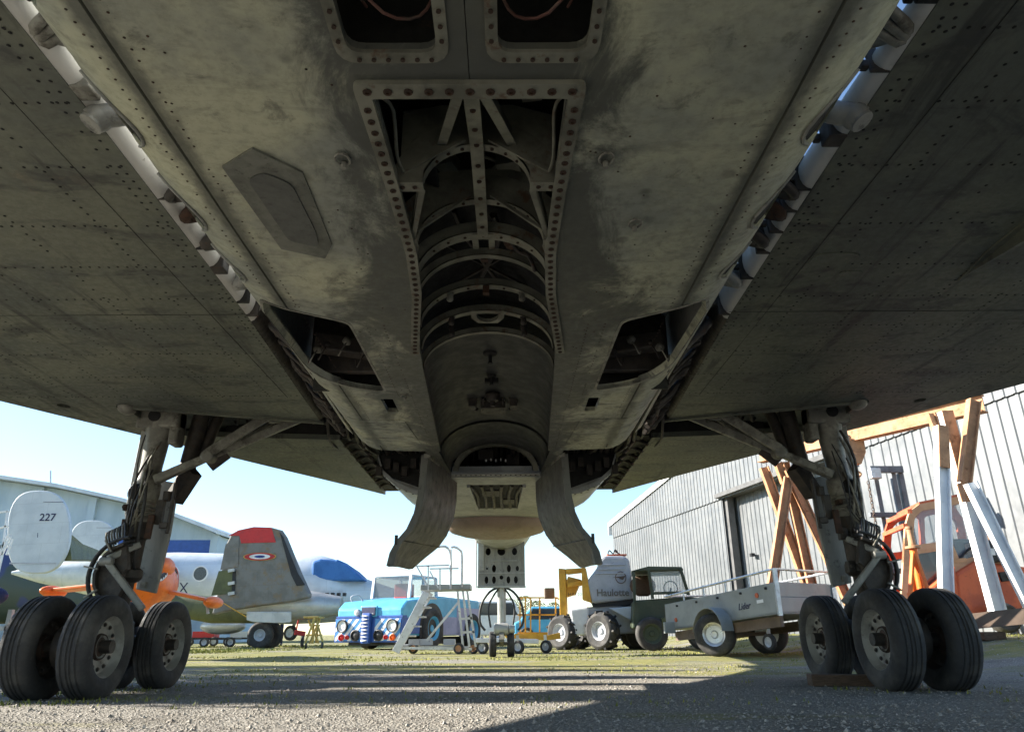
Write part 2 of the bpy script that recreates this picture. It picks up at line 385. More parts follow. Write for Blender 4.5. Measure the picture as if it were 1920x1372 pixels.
for s in (-1, 1):
    fx = (lambda q: q) if s > 0 else mx
    b = B(OF)
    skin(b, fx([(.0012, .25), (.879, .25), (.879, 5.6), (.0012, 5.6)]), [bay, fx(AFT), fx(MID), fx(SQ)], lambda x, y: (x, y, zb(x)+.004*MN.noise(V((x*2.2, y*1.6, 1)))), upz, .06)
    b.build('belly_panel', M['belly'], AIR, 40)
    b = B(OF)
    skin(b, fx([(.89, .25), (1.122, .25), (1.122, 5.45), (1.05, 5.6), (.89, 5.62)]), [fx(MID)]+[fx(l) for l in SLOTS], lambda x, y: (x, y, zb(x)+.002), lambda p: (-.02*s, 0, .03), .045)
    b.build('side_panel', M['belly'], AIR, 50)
    # lips of the side slots
    for l in SLOTS[:3]:
        b = B(OF); b.add([(s*(x-.0), y, zb(x)+.014) for x, y in l], [tuple(range(len(l)))]); b.build('slot_dark_sheet', M['inner_black'], AIR)  # black sheet stands in for the shade inside each slot
        b = B(OF); b.tube([(s*x, y, zb(x)-.002) for x, y in l[1:-1]], .006, 6, 1); b.build('slot_lip', M['door_grey'], AIR, 60)
    # forged flange round the aft opening
    fl = B(OF); P = rounded([(.045, .5), (.045, 1.435), (.325, 1.435), (.33, .5)], .06)
    skin(fl, fx(P), [fx(rounded([(.075, .55), (.075, 1.40), (.295, 1.40), (.299, .55)], .04))], lambda x, y: (x, y, 1.744), lambda p: (0, 0, .012), .05)
    flange = fl.build('opening_flange', M['bay_metal'], AIR, 40)
    rb = B(OF).disc((0, 6, 0), (0, 0, -1), .006, .004, 8).build('rivet', M['rust_bolt'], flange)
    pts = [(.06, 1.0+.045*i) for i in range(9)]+[(.31, 1.0+.045*i) for i in range(9)]+[(.09+.036*i, 1.42) for i in range(6)]
    for i, (x, y) in enumerate(pts):
        p = V((s*x, y, 1.742))-OF
        if i == 0: rb.location = p
        else: share(rb, p)
    # edge frame of the mid opening, fittings on its inner shelf
    fl = B(OF); skin(fl, fx([(x*1.0+(.012 if x > .8 else -.012), y+(.012 if y > 3.5 else -.012)) for x, y in MID]), [fx(MID)], lambda x, y: (x, y, zb(min(abs(x), 1.1))-.004), lambda p: (0, 0, .02), .05)
    fl.build('opening_frame', M['leg_grey'], AIR)
    b = B(OF); b.box((s*.86, 4.0, 2.02), (.40, .05, .36)); b.bar((s*.68, 3.93, 1.96), (s*1.0, 3.80, 1.96), .10, .10)
    sh = b.build('equipment_shelf', M['leg_dark'], AIR, bevel=.01)
    for k in range(4):
        q = B(OF); c = V((s*(.71+.085*k+.02*((k*7) % 3)), 3.86-.02*k, 1.93+.03*((k*5) % 3))); q.lathe([(.016, 0), (.026, .01), (.026, .035), (.012, .05)], c, (0, -.7, -.7), 12)
        q.tube([c+V((0, -.03, -.03)), c+V((.01*s, -.06, -.07)), c+V((.04*s, -.03, -.11)), c+V((.06*s, .02, -.05))], .004, 6); q.build('connector', M['leg_grey'] if k % 2 else M['leg_dark'], sh, 50)
    b = B(OF)
    for k in range(9):
        y = 3.05+.1*k; x = .68+.035*(k % 5); b.tube([(s*x, y, 2.25), (s*(x+.08), y+.1, 2.08+.03*(k % 3)), (s*(x+.2), y+.2, 2.2), (s*(x+.3), y+.1, 2.35)], .008+.004*(k % 3), 6)
    b.build('pipework', M['leg_dark'], AIR, 60, kind='stuff')
    # square vent box and access plate frame forward
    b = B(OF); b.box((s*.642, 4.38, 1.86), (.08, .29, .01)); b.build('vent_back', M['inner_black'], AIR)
    b = B(OF); b.add([], []); skin(b, fx(rounded([(.60, 4.7), (1.0, 4.75), (.98, 5.45), (.55, 5.4)], .03)), [], lambda x, y: (x, y, zb(x)-.005), lambda p: (0, 0, .01), .08)
    b.build('access_panel', M['belly'], AIR)
# hexagonal doubler with its inner plate
HEX = [(-.66, 1.79), (-.785, 1.885), (-.75, 2.39), (-.60, 2.455), (-.55, 2.35), (-.54, 1.905)]
b = B(OF); skin(b, HEX, [], lambda x, y: (x, y, zb(x)-.006), upz, .07); hx = b.build('doubler_plate', M['doubler'], AIR)
b = B(OF); skin(b, rounded([(-.725, 1.94), (-.70, 2.32), (-.60, 2.36), (-.585, 2.25), (-.59, 1.96), (-.66, 1.9)], .03), [], lambda x, y: (x, y, zb(x)-.011), upz, .07); b.build('inspection_cover', M['cover'], hx)
# rivets and dents of the belly
def dots(name, pts, mat, parent, r=.006, n=6):
    b = B(OF)
    for p, up in pts:
        u = V(up).normalized(); x = u.cross(V((0, 1, 0.01))).normalized(); y = u.cross(x); p = V(p)
        b.add([p+(x*math.cos(6.283*j/n)+y*math.sin(6.283*j/n))*r for j in range(n)]+[p-u*.0025], [(j, (j+1) % n, n) for j in range(n)])
    o = b.build(name, mat, parent); o['kind'] = 'stuff'; return o
pts = []
for s in (-1, 1):
    for x, y0, y1 in ((.835, .5, 5.5), (.935, .5, 2.85), (.48, 3.1, 5.5), (.56, 3.1, 4.2)):
        y = y0
        while y < y1:
            if RN.random() < .8: pts.append(((s*x, y, zb(x)-.001), (0, 0, 1)))
            y += .038
    for i in range(60):
        x = RN.uniform(.3, .85); y = RN.uniform(.9, 5.4)
        if not inside((x, y), MID): pts.append(((s*x, y, zb(x)-.002), (0, 0, 1)))
dots('rivet_rows', pts, M['rust_bolt'], AIR, .0042)
b = B(OF)
for s, x, y in ((-1, .40, 1.83), (1, .40, 1.83), (-1, .52, 4.15), (1, .55, 2.2)):
    b.tube([(s*x+.022*math.cos(a), y+.03*math.sin(a), 1.747) for a in [6.283*k/10 for k in range(11)]], .004, 5, 1); b.disc((s*x, y+.02, 1.75), (0, 0, -1), .009, .02, 8)
b.build('drain_fitting', M['leg_grey'], AIR, kind='stuff')
# ---- hull above the belly, closed, dark inside
def hull_ring(y, hw, z0, z1, n=12):
    out = [V((-hw, y, z0))]; zm = z0+(z1-z0)*.5
    for i in range(n+1):
        a = math.pi*i/n; out.append(V((-hw*math.cos(a), y, zm+(z1-zm)*math.sin(a))))
    return out+[V((hw, y, z0))]
b = B(OF); R_ = [hull_ring(y, 1.127, 1.945, 3.55) for y in (.2, 1.5, 3, 4.5, 5.7)]
b.rings(R_, False, False)
b.add(R_[0], [tuple(range(len(R_[0])))]); b.add([V((-1.127, .2, 1.945)), V((1.127, .2, 1.945)), V((1.0, .2, 1.80)), V((-1.0, .2, 1.80))], [(0, 1, 2, 3)])
b.build('fuselage', M['hull'], AIR, 40)
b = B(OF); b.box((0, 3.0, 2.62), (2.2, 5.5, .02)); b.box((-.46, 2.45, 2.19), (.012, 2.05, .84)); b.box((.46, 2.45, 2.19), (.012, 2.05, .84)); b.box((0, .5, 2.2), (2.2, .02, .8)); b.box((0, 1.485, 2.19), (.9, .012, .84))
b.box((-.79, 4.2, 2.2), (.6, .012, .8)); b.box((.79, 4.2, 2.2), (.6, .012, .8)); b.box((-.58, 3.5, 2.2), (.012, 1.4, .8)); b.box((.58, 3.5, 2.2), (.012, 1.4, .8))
b.build('inner_dark_plate', M['bay_dark'], AIR, kind='stuff')  # dark plates added inside to keep light out of the openings
b = B(OF)
for s in (-1, 1):
    b.tube([(s*.29, 1.2, 1.82), (s*.2, 1.33, 1.80), (s*.12, 1.38, 1.84), (s*.08, 1.36, 1.9)], .0045, 6); b.tube([(s*.29, .9, 1.86), (s*.285, 1.2, 1.83), (s*.25, 1.37, 1.86)], .004, 6)
b.build('wiring', M['cable'], AIR, 60, kind='stuff')
# ---- bay: rails, end bar, keel, arched frames, braces
def bolts(parent, pts, r=.0105, mat='rust_bolt', nrm=(0, 0, -1)):
    o = B(OF).add([], []).lathe([(r*1.05, 0), (r, .003), (r*.45, .0045), (r*.35, -.004)], (0, 6, 0), nrm, 9).build('bolt', M[mat], parent, 30)
    for i, p in enumerate(pts):
        if i == 0: o.location = V(p)-OF
        else: share(o, V(p)-OF)
for s in (-1, 1):
    b = B(OF); L_ = []; W = [(1.56, .283), (2.0, .268), (2.4, .262), (2.75, .283), (3.43, .372)]
    wd = .021
    out = [(s*(x-wd), y) for y, x in W]+[(s*(x+wd), y) for y, x in W[::-1]]
    skin(b, out, [], lambda x, y: (x, y, 1.738), lambda p: (0, 0, .016), .12); rail = b.build('side_rail', M['bay_metal'], AIR, bevel=.003)
    bp = []; y = 1.60
    while y < 3.42: bp.append((s*lerp_tab(W, y), y, 1.737)); y += .0475
    bolts(rail, bp)
b = B(OF); skin(b, rounded([(-.305, 1.50), (.305, 1.50), (.305, 1.575), (.26, 1.555), (-.26, 1.555), (-.305, 1.575)], .02), [], lambda x, y: (x, y, 1.736), lambda p: (0, 0, .018), .1)
bar = b.build('end_bar', M['bay_metal'], AIR, bevel=.003); bolts(bar, [(-.27+.054*i, 1.527, 1.735) for i in range(11)], .012)
KZ = [(1.55, 1.766), (1.97, 1.902), (2.33, 1.925), (2.62, 1.948)]; b = B(OF)
for (y0, z0), (y1, z1) in zip(KZ, KZ[1:]): b.bar((0, y0, z0), (0, y1, z1), .044, .008); b.bar((.012, y0, z0+.075), (.012, y1, z1+.075), .008, .15)
keel = b.build('keel_beam', M['bay_metal'], AIR)
bolts(keel, [(0, y, lerp_tab(KZ, y)-.0055) for y in (1.68, 1.82, 1.95, 2.08, 2.18, 2.3, 2.42, 2.53)], .009)
def arch(y, hw, rise, wd, dep, name='bay_frame', z0=1.755, mat='bay_metal', k=22, web=0.):
    """curved frame across the bay: flange facing down, web behind it"""
    b = B(OF); P = []
    for i in range(k+1):
        a = math.pi*i/k; P.append((-hw*math.cos(a), z0+rise*math.sin(a)))
    for j in range(k):
        (x0, zz0), (x1, zz1) = P[j], P[j+1]
        n0 = V((math.cos(math.pi*(j)/k)*-1*rise, 0, math.sin(math.pi*j/k)*hw)).normalized(); n1 = V((-math.cos(math.pi*(j+1)/k)*rise, 0, math.sin(math.pi*(j+1)/k)*hw)).normalized()
        A, C = V((x0, y, zz0)), V((x1, y, zz1)); t = .006
        b.add([A, C, C+V((0, wd, 0)), A+V((0, wd, 0)), A+n0*t, C+n1*t, C+n1*t+V((0, wd, 0)), A+n0*t+V((0, wd, 0))], [(0, 1, 2, 3), (7, 6, 5, 4), (0, 4, 5, 1), (3, 2, 6, 7)])
        d0, d1 = n0*dep, n1*dep
        b.add([A, C, C+d1, A+d0], [(0, 1, 2, 3)]); b.add([A+d0+V((0, .004, 0)), C+d1+V((0, .004, 0)), C+V((0, .004, 0)), A+V((0, .004, 0))], [(0, 1, 2, 3)])
    return b.build(name, M[mat], AIR, 40), P
FR = [(1.97, .175, .155, .035, .10), (2.33, .235, .18, .035, .11), (2.60, .268, .20, .06, .05), (2.79, .282, .20, .035, .035), (3.08, .305, .20, .045, .035), (3.37, .33, .20, .04, .035), (3.66, .352, .205, .03, .03)]
for i, (y, hw, ri, wd, dp) in enumerate(FR):
    fr, P = arch(y, hw, ri, wd, dp)
    if i in (0, 1, 2, 4): bolts(fr, [(P[k][0], y+wd/2, P[k][1]-.001) for k in range(5, 18, 2)], .0065)
    if i < 2:
        for s in (-1, 1):
            b = B(OF); b.box((s*(hw+.245)/2, y+.015, 1.757), (.25-hw+.0, .05, .006)); b.box((s*(hw+.245)/2, y+.002, 1.80), (.25-hw, .006, .09)); g = b.build('frame_bracket', M['bay_metal'], AIR)
            if i == 0: bolts(g, [(s*.2, y+.015, 1.7535), (s*.24, y+.015, 1.7535)], .008)
            b = B(OF); b.add([], []).prism([(s*(hw-.005), y+.05, 1.765), (s*(hw+.02), y+.05, 1.765), (s*(hw+.085), y+.36, 1.765), (s*(hw+.065), y+.36, 1.765)], (0, 0, .006)); b.box((s*(hw+.05), y+.2, 1.79), (.005, .3, .05), Matrix.Rotation(-s*.2, 3, 'Z')); b.build('brace', M['bay_metal'], AIR)
for s in (-1, 1):
    b = B(OF); b.bar((s*.03, 1.56, 1.768), (s*.115, 1.965, 1.905), .03, .006); b.bar((s*.03, 1.56, 1.80), (s*.115, 1.965, 1.935), .005, .06); b.build('brace', M['bay_metal'], AIR)
    b = B(OF); b.bar((s*.035, 2.61, 1.952), (s*.035, 2.80, 1.985), .026, .006); b.build('brace', M['bay_metal'], AIR)
    b = B(OF); b.tube([(s*.25, 1.62, 1.8), (s*.24, 1.75, 1.86), (s*.245, 1.88, 1.8), (s*.235, 1.95, 1.79)], .006, 6); b.build('pipe', M['bay_metal'], AIR, 60)
    for y in (3.12, 3.40, 3.55):
        b = B(OF); b.lathe([(.012, 0), (.02, .008), (.02, .03), (.014, .04), (.016, .075), (.006, .085)], (s*(.17+(y-3.1)*.05), y, 1.955), (0, -.35, -1), 12); b.build('shackle', M['leg_grey'] if y < 3.2 else M['leg_dark'], AIR, 50)
b = B(OF); b.box((-.2, 2.18, 2.0), (.10, .26, .008), Matrix.Rotation(.5, 3, 'Y')); b.disc((-.20, 2.16, 1.98), (.3, 0, -1), .03, .012, 14); b.build('valve_plate', M['trough'], AIR)
for y, hw, rise in ((1.972, .175, .155), (2.335, .235, .18)):
    A_ = [(-hw*1.01*math.cos(math.pi*j/20), 1.756+rise*1.01*math.sin(math.pi*j/20)) for j in range(21)]
    b = B(OF); skin(b, [(-.248, 1.757)]+A_+[(.248, 1.757), (.248, 2.03), (.12, 2.07), (-.12, 2.07), (-.248, 2.03)], [], lambda x, z: (x, y, z), lambda p: (0, .006, 0), .06); wb = b.build('frame_web', M['web'], AIR)
    for s in (-1, 1):
        b = B(OF); b.bar((s*.04, y-.006, 1.757+rise*1.08), (s*.235, y-.006, 1.80), .012, .012); b.build('web_stiffener', M['bay_metal'], wb)
b = B(OF)
for k in range(9):
    y = 1.65+.1*k; s = -1 if k % 2 else 1; b.tube([(s*.24, y, 2.02+.02*(k % 3)), (s*.15, y+.08, 2.1), (s*.05, y+.12, 2.14-.02*(k % 2)), (s*-.1, y+.05, 2.16)], .006+.003*(k % 3), 6)
for k in range(7): b.box((RN.uniform(-.22, .22), RN.uniform(1.62, 2.5), RN.uniform(2.08, 2.2)), (RN.uniform(.03, .09), RN.uniform(.04, .12), RN.uniform(.03, .07)), Matrix.Rotation(RN.uniform(-.5, .5), 3, 'Z'))
b.build('bay_wiring', M['web'], AIR, 40, kind='stuff')
# oval reinforced eye on the sixth frame
b = B(OF); E_ = [(.058*math.cos(a), 3.41+.075*math.sin(a)) for a in [6.283*i/18 for i in range(18)]]
skin(b, [(-.085, 3.36), (.085, 3.36), (.085, 3.44), (.05, 3.5), (-.05, 3.5), (-.085, 3.44)], [E_], lambda x, y: (x, y, 1.946-abs(y-3.36)*.05), lambda p: (0, 0, .02), .04); b.build('frame_eye', M['bay_metal'], AIR)
b = B(OF); b.box((.0, 2.84, 1.965), (.03, .03, .03)); b.box((.0, 3.1, 1.94), (.03, .03, .05)); b.lathe([(.03, 0), (.035, .03), (.02, .05)], (.12, 2.72, 2.0), (0, 0, -1), 12); b.build('release_block', M['rust_bolt'], AIR)
b = B(OF)
for k in range(4): b.tube([(-.3+.17*k, 2.7, 2.10+.02*(k % 2)), (-.22+.14*k, 2.95, 2.12), (.2-.13*k, 3.4, 2.11)], .008+.004*(k % 3), 6)
b.tube([(.1, 2.66, 1.97), (.15, 2.72, 1.93), (.19, 2.70, 1.9), (.22, 2.78, 1.87)], .009, 6)
b.build('pipework', M['leg_dark'], AIR, 60, kind='stuff')
# trough shell (half round recess of the store), open frames region backed by a dark liner
def trough(y0, y1, mat, name, steps=8, hwf=None, rise=.215, flare=0):
    b = B(OF); R_ = []
    for i in range(steps+1):
        y = y0+(y1-y0)*i/steps; hw = hwf(y); r = rise(y) if callable(rise) else rise
        R_.append([V((-hw*math.cos(math.pi*j/28), y, 1.757+r*math.sin(math.pi*j/28))) for j in range(29)])
    b.rings(R_, False, False); return b.build(name, M[mat], AIR, 60)
hwf = lambda y: lerp_tab([(2.6, .30), (3.42, .352), (3.72, .368), (5.7, .435), (6.35, .42)], y)
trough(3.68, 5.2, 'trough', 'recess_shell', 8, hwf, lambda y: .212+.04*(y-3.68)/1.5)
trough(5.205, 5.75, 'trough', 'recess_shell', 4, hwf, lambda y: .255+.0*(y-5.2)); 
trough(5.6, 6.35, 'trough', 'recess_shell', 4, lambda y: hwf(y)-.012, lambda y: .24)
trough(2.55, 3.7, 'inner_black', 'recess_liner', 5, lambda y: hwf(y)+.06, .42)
b = B(OF)
for y, s_ in ((4.02, 1.), (4.45, .7)):
    z = 1.757+lerp_tab([(3.68, .212), (5.2, .252)], y); b.lathe([(.03*s_, -.01), (.045*s_, .0), (.04*s_, .015), (.012, .02), (.01, .06), (.016, .07)], (0, y, z), (0, 0, -1), 10)
b.box((0, 4.47, 1.955), (.09, .03, .03)); b.build('sway_fitting', M['inner_black'], AIR)
b = B(OF); b.box((0, 5.08, 1.955), (.18, .16, .05)); b.box((-.15, 5.0, 1.96), (.05, .10, .06)); b.box((.15, 5.0, 1.96), (.05, .10, .06)); b.lathe([(.05, 0), (.055, .02), (.04, .05), (.018, .055), (.018, .09)], (0, 4.86, 1.99), (0, 0, -1), 14)
for q in (-.12, -.07, .07, .12): b.tube([(q, 4.95, 1.99), (q*1.1, 5.05, 1.93), (q, 5.15, 1.97)], .008, 6)
b.build('release_unit', M['leg_dark'], AIR, 40)
arch(6.33, .33, .225, .025, .05, 'end_arch', mat='bay_metal')
b = B(OF)
for s in (-1, 1):
    b.add([(s*.44, 5.6, 1.755), (s*.405, 6.42, 1.755), (s*.53, 6.45, 1.78), (s*.55, 5.6, 1.76)], [(0, 1, 2, 3)])
b.build('keel_strip', M['belly'], AIR)
b = B(OF); b.box((0, 7.0, 2.5), (1.0, 1.5, .02)); b.box((-.49, 6.9, 2.1), (.02, 1.4, .8)); b.box((.49, 6.9, 2.1), (.02, 1.4, .8)); b.box((0, 7.5, 2.15), (1, .02, .7)); b.build('inner_dark_plate', M['bay_dark'], AIR, kind='stuff')
b = B(OF)
for k in range(11): b.tube([(-.3+.06*k, 6.6, 2.3), (-.28+.055*k, 6.9, 1.95+.04*(k % 4)), (-.3+.06*k, 7.2, 2.0+.06*(k % 3))], .012+.006*(k % 3), 6)
b.box((-.1, 6.85, 2.0), (.14, .2, .1)); b.box((.16, 6.9, 1.96), (.12, .14, .12)); b.build('pipework', M['leg_dark'], AIR, 60, kind='stuff')
b = B(OF)
for k in range(5): b.box((-.09+.045*k, 6.5, 1.885+.008*(k % 2)), (.012, .02, .02))
b.build('terminal', M['root_white'], AIR, kind='stuff')
b = B(OF); b.box((0, 6.47, 1.752), (.80, .07, .02)); b.box((0, 6.51, 1.79), (.8, .01, .09)); cb = b.build('cross_beam', M['hull'], AIR, bevel=.004)
bolts(cb, [(-.36+.045*i, 6.455, 1.7415) for i in range(17)], .009)
# ---- forward fuselage beyond the wheel wells
SEC = [(7.55, 1.27, 1.745, 3.5, 4.2), (8.7, 1.22, 1.735, 3.5, 4.0), (10, 1.05, 1.75, 3.45, 3), (12, .86, 1.80, 3.4, 2.1), (14, .74, 1.9, 3.4, 2), (17, .62, 2.0, 3.35, 2), (19.5, .42, 2.15, 3.1, 2), (21.5, .18, 2.4, 2.8, 2), (22.3, .03, 2.57, 2.63, 2)]
def fsec(y, hw, z0, z1, p, n=40):
    zc = z0+(z1-z0)*.46; out = []
    for j in range(n):
        a = 2*math.pi*j/n; c, s_ = math.cos(a), math.sin(a)
        x = hw*abs(c)**(2/p)*(1 if c > 0 else -1); h = (z1-zc) if s_ > 0 else (zc-z0); out.append(V((x, y, zc+h*abs(s_)**(2/p)*(1 if s_ > 0 else -1))))
    return out
paint('fwd_skin', (.40, .41, .40), (.30, .31, .29), 2.2, .4, .6, .38, .35, (.14, .12, .09), 8, .58, .75)
b = B(OF); b.rings([fsec(*q) for q in SEC], True, True); b.build('nose_fuselage', M['fwd_skin'], AIR, 60)
# belly panel with the trapezoid opening ahead of the bay
b = B(OF); TR = [(-.285, 6.86), (.25, 6.86), (.215, 8.25), (-.25, 8.25)]
skin(b, [(-.52, 6.5), (.52, 6.5), (.60, 8.72), (-.60, 8.72)], [TR], lambda x, y: (x, y, 1.732), lambda p: (0, 0, .05), .15); b.build('belly_panel', M['hull'], AIR)
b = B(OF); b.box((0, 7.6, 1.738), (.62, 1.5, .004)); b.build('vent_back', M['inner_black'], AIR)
b = B(OF)
for k in range(6): b.tube([(-.25+.1*k, 6.9, 1.733), (-.2+.08*k, 7.4, 1.732), (-.22+.09*k, 8.2, 1.733)], .02, 6)
b.box((-.05, 7.3, 1.735), (.2, .3, .02)); b.box((.12, 7.8, 1.735), (.12, .3, .02)); b.build('pipework', M['leg_dark'], AIR, 60, kind='stuff')
for s in (-1, 1):
    b = B(OF); b.bar((s*.268, 6.86, 1.72), (s*.232, 8.25, 1.72), .03, .03); b.build('opening_frame', M['hull'], AIR)
b = B(OF); b.lathe([(.68, 0), (.67, .05), (.60, .115), (.45, .16), (.2, .185), (.01, .19)], (-.03, 9.55, 1.75), (0, 0, -1), 40); b.build('radome', M['radome'], AIR, 60)
# ---- wings
WZ = 2.15
ROOT = [(1.385, .55), (1.385, 2.2), (1.40, 3.0), (1.42, 3.9), (1.50, 5.4), (1.53, 6.1), (1.50, 6.75), (1.52, 9.65)]
WING = ROOT+[(5.92, 1.85), (5.92, .95), (3.6, .75)]
WELL = [(3.03, 5.60), (1.49, 6.12), (1.45, 6.74), (2.5, 6.60), (3.03, 6.50)]
def wt(x, y):
    dl = (9.65-1.773*(x-1.52)-y)*.49; dt = y-.55-.07*(x-1.4)
    return max(.015, min(.30, .02+.16*dl, .05+.062*dt, .30-.04*(x-1.4)))
for s in (-1, 1):
    fx = (lambda q: q) if s > 0 else mx
    b = B(OF); RH = [(3.47+.045*math.cos(a), 5.58+.06*math.sin(a)) for a in [6.283*i/14 for i in range(14)]]
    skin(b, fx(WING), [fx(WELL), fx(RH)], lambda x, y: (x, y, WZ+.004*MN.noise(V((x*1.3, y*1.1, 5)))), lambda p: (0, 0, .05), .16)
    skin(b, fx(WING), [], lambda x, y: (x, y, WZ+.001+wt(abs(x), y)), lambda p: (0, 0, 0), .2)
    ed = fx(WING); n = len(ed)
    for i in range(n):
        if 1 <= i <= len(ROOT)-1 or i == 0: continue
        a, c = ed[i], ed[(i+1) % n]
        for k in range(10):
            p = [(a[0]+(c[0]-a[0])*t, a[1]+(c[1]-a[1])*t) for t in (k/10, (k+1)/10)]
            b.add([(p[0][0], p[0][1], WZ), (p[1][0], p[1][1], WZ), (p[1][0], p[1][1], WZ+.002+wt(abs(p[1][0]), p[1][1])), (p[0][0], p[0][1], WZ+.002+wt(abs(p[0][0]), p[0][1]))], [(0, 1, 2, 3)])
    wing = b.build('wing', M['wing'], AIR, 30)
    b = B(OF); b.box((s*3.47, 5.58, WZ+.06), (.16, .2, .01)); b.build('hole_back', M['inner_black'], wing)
    # rounded root end of the wing, pale paint
    b = B(OF); R_ = []
    for k in range(40):
        y = .56+(6.05-.56)*k/39; x = lerp_tab([(q[1], q[0]) for q in ROOT], y); t = wt(x, y)*.97
        if y < 3.9: t = .045+.062*(y-1.0)
        elif y > 4.1: t = .28
        R_.append([V((s*(x-(.05+.0*t)*math.sin(math.pi*j/8)), y, WZ+.003+t*(1-math.cos(math.pi*j/8))/2)) for j in range(9)])
    b.rings(R_[:25], False, False); rf = b.build('wing_root_end', M['root_white'], AIR, 60)
    b = B(OF); b.rings(R_[24:], False, False); b.build('wing_root_end', M['leg_dark'], AIR, 60)
    # brackets and clips breaking up the root end
    y = 1.62
    while y < 4.0:
        q = B(OF); x = lerp_tab([(a[1], a[0]) for a in ROOT], y); t = .045+.062*(y-1.0); wd = RN.choice((.012, .02, .03, .08))
        q.box((s*(x-.03), y, WZ+t*.55), (.075, wd, t*1.1), Matrix.Rotation(RN.uniform(-.3, .3), 3, 'X')); q.box((s*(x-.075), y+wd*.6, WZ+t*.4), (.03, .03, .03)); q.build('root_bracket', M[RN.choice(('leg_dark', 'leg_dark', 'bay_dark', 'leg_grey'))], AIR, bevel=.006); y += RN.uniform(.16, .5)
    # fittings in the root gap
    for k, (y, r) in enumerate(((1.72, .032), (2.1, .042), (2.62, .022), (2.78, .026), (3.02, .03), (3.45, .03))):
        q = B(OF); x = s*1.29
        if k == 0:
            for t in range(3): q.tube([(x-.03*s, y-.06+.04*t, 2.16), (x+.04*s, y-.02+.03*t, 2.13), (x+.06*s, y+.05, 2.17), (x, y+.08+.02*t, 2.2)], .018, 8)
        elif k == 1: q.tube([(x-.06*s, y+.05, 2.22), (x-.01*s, y+.02, 2.16), (x+.05*s, y, 2.13), (x+.075*s, y-.01, 2.09)], [.042]*10, 12); q.lathe([(.046, 0), (.05, .02), (.046, .04)], (x+.045*s, y, 2.135), (s*.6, -.1, -.6), 12)
        else: q.tube([(x-.05*s, y-.05, 2.2), (x+.03*s, y-.01, 2.15), (x+.05*s, y+.05, 2.17), (x-.02*s, y+.1, 2.22)], r, 8); q.box((x, y+.02, 2.2), (.14, .05, .08), Matrix.Rotation(.5*s, 3, 'Z'))
        q.build('root_pipe', M[('leg_grey', 'door_grey', 'leg_dark', 'rust_bolt', 'leg_dark', 'door_grey')[k]], AIR, 50)
    b = B(OF); y = 4.0
    while y < 6.0:
        x = s*(1.16+.06*(y-4)); b.tube([(x, y, 2.0), (x+.1*s, y+.06, 2.1+RN.uniform(-.03, .05)), (x+.17*s, y+.03, 2.16), (x+.2*s, y+.14, 2.24)], RN.choice((.012, .018, .026)), 7); y += RN.uniform(.07, .15)
    b.tube([(s*1.2, 3.9, 2.1), (s*1.27, 4.6, 2.12), (s*1.3, 5.3, 2.1), (s*1.38, 6.0, 2.12)], .022, 8); b.build('pipework', M['leg_dark'], AIR, 60, kind='stuff')
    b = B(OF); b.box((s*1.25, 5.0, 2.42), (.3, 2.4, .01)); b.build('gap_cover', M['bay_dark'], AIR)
    # longeron strip along the mid opening
    b = B(OF); b.prism([(s*1.085, 2.85, 1.905), (s*1.135, 2.85, 1.95), (s*1.16, 4.5, 1.96), (s*1.20, 5.7, 1.97), (s*1.13, 5.6, 1.90), (s*1.10, 4.4, 1.905)], (0, 0, .02)); b.build('longeron', M['belly'], AIR)
    # rivets of the wing underside
    pts = []
    rows = [1.72, 2.05, 2.42, 2.86, 3.25, 3.62, 4.03, 4.45, 4.9, 5.35, 7.0, 7.6]
    for y in rows:
        x = 1.44; lim = min(5.85, 1.5+(9.4-y)/1.773)
        while x < lim:
            if not inside((x, y), WELL) and RN.random() < .93: pts.append(((s*x, y+RN.uniform(-.002, .002), WZ-.002), (0, 0, 1)))
            x += .047
    x = 1.46
    for x, y0 in ((1.43, .8), (1.47, .8), (1.75, 1.2), (2.12, .9), (2.5, 1.2), (2.86, .9), (3.25, 1.3), (3.62, .9), (4.05, 1.2), (4.5, .9)):
        y = y0; lim = min(5.4, 9.3-1.773*(x-1.5))
        while y < lim:
            if RN.random() < .85: pts.append(((s*x+RN.uniform(-.002, .002), y, WZ-.002), (0, 0, 1)))
            y += .052
    dots('rivet_rows', pts, M['inner_black'], wing, .0072, 6)
    b = B(OF)
    for x in (1.62,): b.box((s*x, (.9+min(5.4, 9.3-1.773*(x-1.5)))/2, WZ-.0012), (.0019, min(5.4, 9.3-1.773*(x-1.5))-.9, .002))
    for y in (3.83,): b.box((s*(1.4+min(5.85, 1.5+(9.4-y)/1.773))/2, y, WZ-.0014), (min(5.85, 1.5+(9.4-y)/1.773)-1.4, .0019, .002))
    b.build('panel_seams', M['bay_dark'], wing, kind='stuff')
    # bump fairing at the wheel well edge and door seal lip
    b = B(OF); b.ell((s*2.99, 5.64, 2.145), (.07, .09, .055), 14, 8); b.build('hinge_fairing', M['leg_grey'], AIR, 60)
    b = B(OF); b.bar((s*3.05, 5.585, 2.14), (s*1.5, 6.10, 2.14), .03, .02); b.build('well_lip', M['wing'], wing)
    # wheel well box inside wing and fuselage
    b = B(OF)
    b.prism([(s*3.1, 5.5, 2.38), (s*.5, 5.6, 2.42), (s*.5, 7.5, 2.42), (s*1.2, 9.5, 2.40), (s*1.6, 9.4, 2.40), (s*1.55, 6.85, 2.40), (s*3.1, 6.7, 2.38)], (0, 0, .01))
